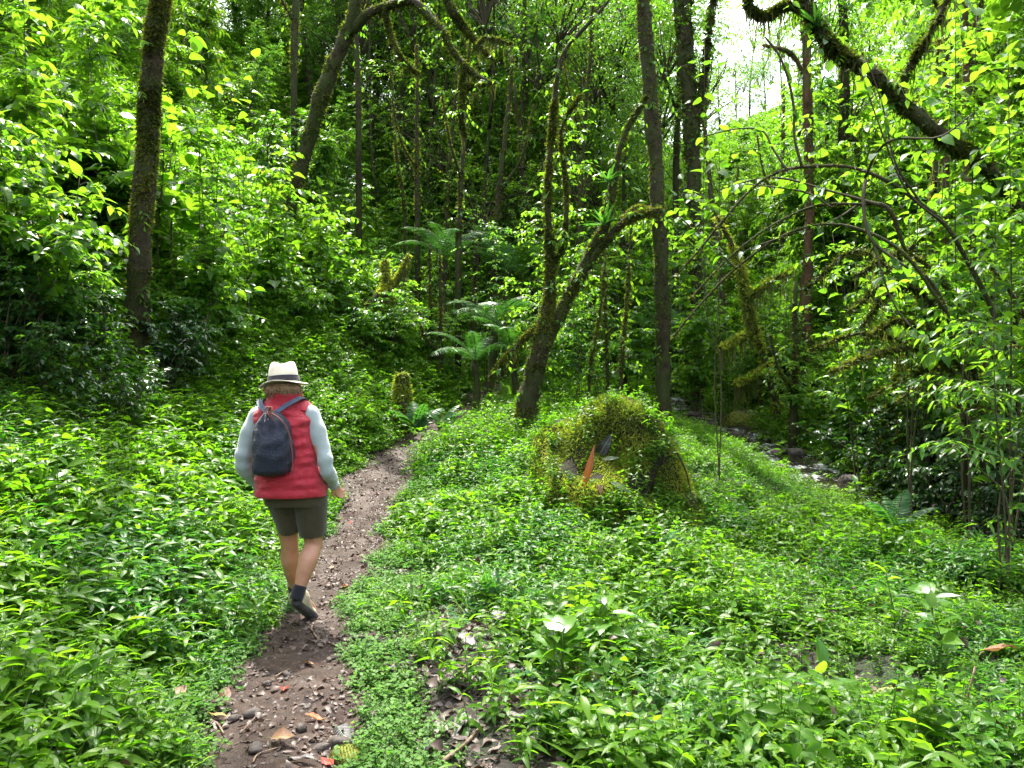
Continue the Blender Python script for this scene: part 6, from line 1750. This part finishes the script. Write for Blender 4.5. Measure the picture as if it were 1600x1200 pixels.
# shorts
g = Geo()
loft(g, interp_rings([(0, 0, .76, .188, .135), (0, 0, .84, .19, .14), (-.01, 0, .93, .185, .13), (-.01, 0, .98, .17, .12)], 14))
def leg_cloth(hx, kx, hem, r0, r1, y1):
    C = catmull([(hx, 0, .84), ((hx + kx) / 2, y1 * .5, .70), (kx, y1, hem)], 14); tube(g, C, np.linspace(r0, r1, 14), 26, .05, seed=3)
leg_cloth(-.085, -.055, .58, .112, .082, .10); leg_cloth(.09, .108, .56, .112, .086, .03)
fuse('shorts', g, M['shorts'], 0.008, 3, person)

# sweater sleeves
for sd, (a, b, c) in enumerate(((SHL, ELL, WRL), (SHR, ELR, WRR))):
    g = Geo()
    C = catmull([a + [.03 if sd == 0 else -.03, 0, .01], a, a * .5 + b * .5 + [(-.012 if sd == 0 else .012), 0, 0], b, b * .5 + c * .5, c], 60)
    t = np.linspace(0, 1, 60); rr = np.interp(t, [0, .12, .35, .56, .66, .9, 1], [.050, .060, .055, .050, .051, .040, .035])
    rr = rr * (1 + .07 * np.sin(t * 62) * np.exp(-((t - .6) / .14) ** 2) + .035 * np.sin(t * 36 + 1)  + .04 * np.sin(t * 90) * (t > .85))
    tube(g, C, rr, 32, .13, seed=31 + sd)
    s_ = fuse('sleeve', g, M['sweater'], 0.006, 1, person)
    gc = Geo(); tube(gc, np.array([c - (c - C[-4]) * .3, c + norm(c - C[-4]) * .012]), [.038, .037], 20); gc.build('cuff', [M['sweater']], s_)

# quilted vest
keys = [(-.012, 0, .82, .222, .163), (-.012, 0, .832, .230, .168), (-.016, 0, .91, .224, .16), (-.03, 0, 1.02, .203, .145), (-.042, 0, 1.14, .190, .135), (-.055, 0, 1.26, .190, .125), (-.062, 0, 1.33, .182, .115), (-.066, .005, 1.375, .140, .098), (-.068, .01, 1.40, .100, .085), (-.069, .012, 1.425, .085, .078)]
A = catmull(np.array(keys), 130); A[:, 3] *= .955
bul = .006 * np.abs(np.sin(np.pi * (A[:, 2] - .82) / .062 + .35 * np.sin(A[:, 2] * 23))) ** .6 * np.clip((1.38 - A[:, 2]) * 15, 0, 1)
A[:, 3] += bul; A[:, 4] += bul
g = Geo(); loft(g, A, 72, True, 2.5)
V = g.v[0]; ang_ = np.arctan2(V[:, 1], V[:, 0] + .04); V += (0.011 * snoise(V * np.array([7, 7, 4]), 5) + 0.006 * snoise(V * 20, 6) + .003 * snoise(V * 45, 7) - .006 * (np.abs(np.sin(ang_ * 4.5 + .4)) < .12))[:, None] * norm(V * np.array([1, 1, 0]) + 1e-6)
vest = g.build('vest', [M['vest']], person)
g = Geo()
cth = np.linspace(0, 2 * math.pi, 72, endpoint=False)
ck = np.array([(1.372, .178, .098, .0), (1.395, .150, .098, .0), (1.425, .112, .095, .0), (1.455, .108, .097, .0), (1.475, .112, .10, .0), (1.472, .106, .094, 0), (1.44, .098, .086, 0)])
Cr = catmull(ck, 22); Vc = np.stack([-.062 + Cr[:, 1:2] * np.cos(cth) + .012 * (Cr[:, 0:1] < 1.42) * (np.cos(cth) > .6), .01 + Cr[:, 2:3] * np.sin(cth), Cr[:, 0:1] + .010 * np.sin(cth * 2 + .6) + .012 * np.cos(cth) * (Cr[:, 0:1] < 1.42) * 0], -1)
Vc += (.005 * snoise(Vc * 22, 3))[..., None]
idx = np.arange(22 * 72).reshape(22, 72); g.add(Vc, np.stack([idx[:-1], np.roll(idx[:-1], -1, 1), np.roll(idx[1:], -1, 1), idx[1:]], -1).reshape(-1, 4))
g.build('collar', [M['vest']], vest)

# socks and shoes
def sock(a, up):
    g = Geo(); C = catmull([a - up * .05, a, a + up * .04], 10); tube(g, C, [.044] * 9 + [.042], 18, .03); g.build('sock', [M['sock']], person)
sock(ANR, norm(KNR - ANR)); sock(ANL, norm(KNL - ANL))
def shoe(loc, pitch, yaw, roll=0):
    root = None
    y = np.linspace(0, 1, 26)
    w = np.interp(y, [0, .06, .2, .45, .7, .9, 1], [.022, .034, .038, .037, .047, .040, .014]); top = np.interp(y, [0, .05, .2, .36, .6, .85, 1], [.075, .105, .112, .098, .066, .046, .026])
    th = np.linspace(-.15, math.pi + .15, 18)
    V = np.stack([w[:, None] * np.cos(th) * 1.05, (y[:, None] - .28) * .285 + 0 * th, .022 + (top[:, None] - .022) * np.maximum(np.sin(th), -.1)], -1)
    V += (.003 * snoise(V * 30, 4))[..., None]
    idx = np.arange(26 * 18).reshape(26, 18); g = Geo(); g.add(V, np.stack([idx[:-1, :-1], idx[:-1, 1:], idx[1:, 1:], idx[1:, :-1]], -1).reshape(-1, 4))
    ends = [list(idx[0]), list(idx[-1][::-1])]
    for e in ends:
        c = V.reshape(-1, 3)[e].mean(0); k = len(e); g.add(np.vstack([V.reshape(-1, 3)[e], c]), None, [(i, (i + 1) % k, k) for i in range(k)])
    sh = g.build('shoe', [M['shoe']], person)
    gs = Geo(); n = 26; bend = np.interp(y, [0, .55, 1], [0, 0, .018])
    rings = []
    for zl, wf in ((-.004, .96), (.0, 1.06), (.022, 1.10), (.03, 1.04)): rings.append(zl)
    P_ = np.stack([np.concatenate([w, w[::-1] * -1]), np.concatenate([y, y[::-1]])], -1); m = len(P_)
    L_ = [np.stack([P_[:, 0] * wf, (P_[:, 1] - .28) * .292, np.full(m, zl)], -1) for zl, wf in ((-.006, .98), (.0, 1.1), (.022, 1.12), (.028, 1.0))]
    gid = np.arange(4 * m).reshape(4, m); gs.add(np.concatenate(L_), np.stack([gid[:-1], np.roll(gid[:-1], -1, 1), np.roll(gid[1:], -1, 1), gid[1:]], -1).reshape(-1, 4))
    k = np.arange(n - 1); gs.add(L_[0], np.stack([k, k + 1, m - 2 - k, m - 1 - k], -1))
    for q in range(7):
        yy_ = (q + .8) / 8.2; wv = np.interp(yy_, y, w) * .9; gs.add(np.array([(-wv, (yy_ - .28) * .292 - .009, -.006), (wv, (yy_ - .28) * .292 - .009, -.006), (wv, (yy_ - .28) * .292 + .009, -.006), (-wv, (yy_ - .28) * .292 + .009, -.006), (-wv, (yy_ - .28) * .292 - .007, -.012), (wv, (yy_ - .28) * .292 - .007, -.012), (wv, (yy_ - .28) * .292 + .007, -.012), (-wv, (yy_ - .28) * .292 + .007, -.012)]), [(4, 5, 6, 7), (0, 1, 5, 4), (2, 3, 7, 6), (1, 2, 6, 5), (3, 0, 4, 7)])
    gs.build('sole', [M['sole']], sh)
    gl = Geo(); yy_ = np.linspace(.42, .62, 5)
    for q in yy_: tube(gl, np.array([(-.022, (q - .28) * .285, np.interp(q, y, top) - .004), (0, (q - .28) * .285 - .004, np.interp(q, y, top) + .005), (.022, (q - .28) * .285, np.interp(q, y, top) - .004)]), .003, 5)
    gl.build('lace', [M['sole']], sh)
    sh.location = loc; sh.rotation_euler = Euler((pitch, roll, yaw), 'YXZ')
    return sh
shoe((.035, -.03, .105), R(-36), R(-20), R(6))
shoe((-.105, .37, .012), R(4), R(4), 0.0)

# hair and hat
g = Geo(); ball(g, (-.075, .02, 1.505), (.098, .104, .042), 20); ball(g, (-.075, -.005, 1.50), (.117, .095, .05), 20)
V = g.v[0]
for V in g.v:
    c = np.array([-.075, .02, 1.50]); V += norm(V - c) * (.012 * snoise(V * np.array([30, 30, 9]), 3) + .006 * snoise(V * np.array([70, 70, 20]), 4))[:, None]
hair = fuse('hair', g, M['hair'], 0.005, 1, person)
co = np.array([v.co[:] for v in hair.data.vertices]); hr = np.random.default_rng(5)
sel = co[(co[:, 2] < 1.545) & (co[:, 1] < .06)]; i = hr.integers(0, len(sel), 2600); b = sel[i]
d = norm(norm(b - np.array([-.075, .02, 1.54])) * .55 - UP * .9 + hr.normal(0, .25, (2600, 3))) * hr.uniform(.01, .038, (2600, 1)); w = norm(np.cross(d, hr.normal(size=(2600, 3)))) * .0016
g = Geo(); g.add(np.stack([b - w, b + w, b + d], 1).reshape(-1, 3), None, np.arange(7800).reshape(-1, 3)); g.build('strand', [M['hair']], hair)['kind'] = 'stuff'
hat = empty('hat', (-.077, .03, 1.537)); hat.parent = person; hat.rotation_euler = (R(-5), R(-4), R(6))
th = np.linspace(0, 2 * math.pi, 64, endpoint=False)
def ringset(prof, fn):
    Pp = catmull(np.array(prof, float), 40); V = np.stack([fn(r_, z_, th) for r_, z_ in Pp[:, :2]]); idx = np.arange(40 * 64).reshape(40, 64)
    return V, np.stack([idx[:-1], np.roll(idx[:-1], -1, 1), np.roll(idx[1:], -1, 1), idx[1:]], -1).reshape(-1, 4)
def crown_fn(r_, z_, t):
    pinch = np.clip((z_ - .06) / .06, 0, 1); zz_ = z_ - .008 * np.exp(-(np.cos(t) * r_ / .028) ** 2) * pinch * np.clip(1 - (r_ / .085), 0, 1) * 2 + .008 * np.sin(t * 2 + 1.0) * pinch
    rr = r_ * (1 + .03 * np.sin(3 * t + .5) * pinch); return np.stack([rr * np.cos(t), rr * np.sin(t) * 1.1, zz_ + 0 * t], -1)
V, Q = ringset([(.094, .0), (.093, .03), (.088, .07), (.080, .10), (.072, .117), (.055, .125), (.03, .122), (.003, .118)], crown_fn); g = Geo(); g.add(V, Q); g.build('crown', [M['hat']], hat)
def brim_fn(r_, z_, t):
    q = np.clip((r_ - .09) / .07, 0, 1); return np.stack([r_ * np.cos(t), r_ * np.sin(t) * 1.12, z_ + q * (-.012 * np.cos(2 * t) * 1.0 + .006 * np.sin(3 * t + 1)) - q * .006 + 0 * t], -1)
V, Q = ringset([(.090, .004), (.10, .0), (.125, -.003), (.150, -.004), (.153, -.0065), (.150, -.009), (.12, -.007), (.09, -.004)], brim_fn); g = Geo(); g.add(V, Q); g.build('brim', [M['hat']], hat)
V, Q = ringset([(.093, .004), (.0995, .006), (.0995, .02), (.0975, .038), (.097, .040), (.091, .041)], lambda r_, z_, t: np.stack([r_ * np.cos(t), r_ * np.sin(t) * 1.1, z_ + 0 * t], -1)); g = Geo(); g.add(V, Q); g.build('hat_band', [M['hat_band']], hat)

# the small backpack
pk = empty('backpack', (PX0 - .075, PYD - .178, PZ + .965)); tag(pk, 'small dark blue drawstring backpack hanging on the back of the red vest', 'backpack'); pk.rotation_euler = (R(3), R(-3), R(-2))
t = np.linspace(0, 1, 44); w = np.interp(t, [0, .03, .08, .25, .5, .7, .85, .94, 1], [.05, .09, .112, .122, .12, .11, .09, .06, .03]); dp = np.interp(t, [0, .04, .1, .3, .6, .85, 1], [.03, .07, .09, .10, .085, .055, .025])
rg = np.stack([0 * t - .004 + .008 * t, 0 * t + .0, t * .40, w, dp], -1); g = Geo(); loft(g, rg, 64, True, 2.7)
V = g.v[0]; fold = np.clip((V[:, 2] - .17) / .12, 0, 1)
an = np.arctan2(V[:, 1], V[:, 0]); V += ((.010 * snoise(V * 10, 21) + .006 * np.sin(an * 9 + V[:, 2] * 14) * fold + .004 * snoise(V * 28, 22)))[:, None] * norm(V * np.array([1, 1, 0]) + 1e-6)
g.build('bag', [M['pack']], pk)
def ribbon(name, pts, w_, th_, mat, wd, n=24):
    C = catmull(pts, n); T = norm(np.gradient(C, axis=0)); W = norm(np.asarray(wd, float) - T * (T @ np.asarray(wd, float))[:, None]); Nn = np.cross(T, W)
    V = np.stack([C - W * w_ / 2 - Nn * th_ / 2, C + W * w_ / 2 - Nn * th_ / 2, C + W * w_ / 2 + Nn * th_ / 2, C - W * w_ / 2 + Nn * th_ / 2], 1); idx = np.arange(n * 4).reshape(n, 4)
    g = Geo(); g.add(V, np.vstack([np.stack([idx[:-1], np.roll(idx[:-1], -1, 1), np.roll(idx[1:], -1, 1), idx[1:]], -1).reshape(-1, 4), idx[0][None, ::-1], idx[-1][None]]))
    return g.build(name, [mat], pk, smooth=False)
ribbon('strap', [(-.02, .035, .385), (-.06, .06, .415), (-.098, .105, .445), (-.105, .17, .462), (-.10, .26, .43), (-.10, .31, .33)], .034, .006, M['strap'], (1, .2, .1))
ribbon('strap', [(.02, .035, .385), (.07, .07, .42), (.125, .11, .45), (.15, .17, .462), (.155, .26, .43), (.15, .31, .33)], .034, .006, M['strap'], (1, -.3, -.4))
g = Geo()
for k in range(3):
    a0 = k * 1.1; c_ = np.array([.0 + .01 * k, -.03, .395]); tube(g, catmull([c_, c_ + [.02 * math.cos(a0), -.01, .035], c_ + [.035 * math.cos(a0 + .5), -.02, .02], c_ + [.02, -.03, -.01 - .02 * k]], 16), .0042, 6)
g.build('cord', [M['cord']], pk)
g = Geo(); tube(g, catmull([(.02, -.035, .392), (.075, -.06, .36), (.118, -.055, .29), (.135, -.06, .2), (.138, -.06, .1), (.125, -.06, .03)], 30), .0035, 6); g.build('piping', [M['cord']], pk)
# ------------------------------------------------------------------ labels that tell look-alikes apart by their place
ORD = ['leftmost', 'second from left', 'third from left', 'fourth from left', 'fifth from left', 'sixth from left', 'seventh from left', 'eighth from left', 'ninth from left', 'tenth from left', 'eleventh from left', 'twelfth from left', 'thirteenth from left', 'fourteenth from left', 'fifteenth from left', 'sixteenth from left']
def by_place():
    groups = {}
    for o in SC.objects:
        if o.parent is None and 'group' in o and o.get('category') in ('tree', 'shrub', 'rock') and not o.get('label', '').startswith('thin'):
            if o.name.startswith(('thin_tree',)): continue
            groups.setdefault(o['group'], []).append(o)
    for gname, mem in groups.items():
        def uv(o): return 800 + FPX * o.location.x / max(o.location.y, 1)
        seen = [o for o in mem if -20 < uv(o) < 1620]
        for o in mem:
            if o not in seen: o['label'] = o['label'] + (' beyond the left edge' if uv(o) < 0 else ' beyond the right edge'); o['group'] = gname + (' beyond the left edge' if uv(o) < 0 else ' beyond the right edge')
        seen.sort(key=lambda o: o.location.y)
        nb = max(1, math.ceil(len(seen) / 11)); words_ = {1: [''], 2: ['nearer ', 'farther '], 3: ['nearest ', 'middle distance ', 'farthest ']}
        nb = min(nb, 3)
        for b in range(nb):
            part = seen[b * len(seen) // nb:(b + 1) * len(seen) // nb]; part.sort(key=uv)
            for i, o in enumerate(part):
                if len(part) > 1 or nb > 1: o['label'] = ORD[min(i, 15)] + ', ' + words_[nb][b] + o['label']
by_place()
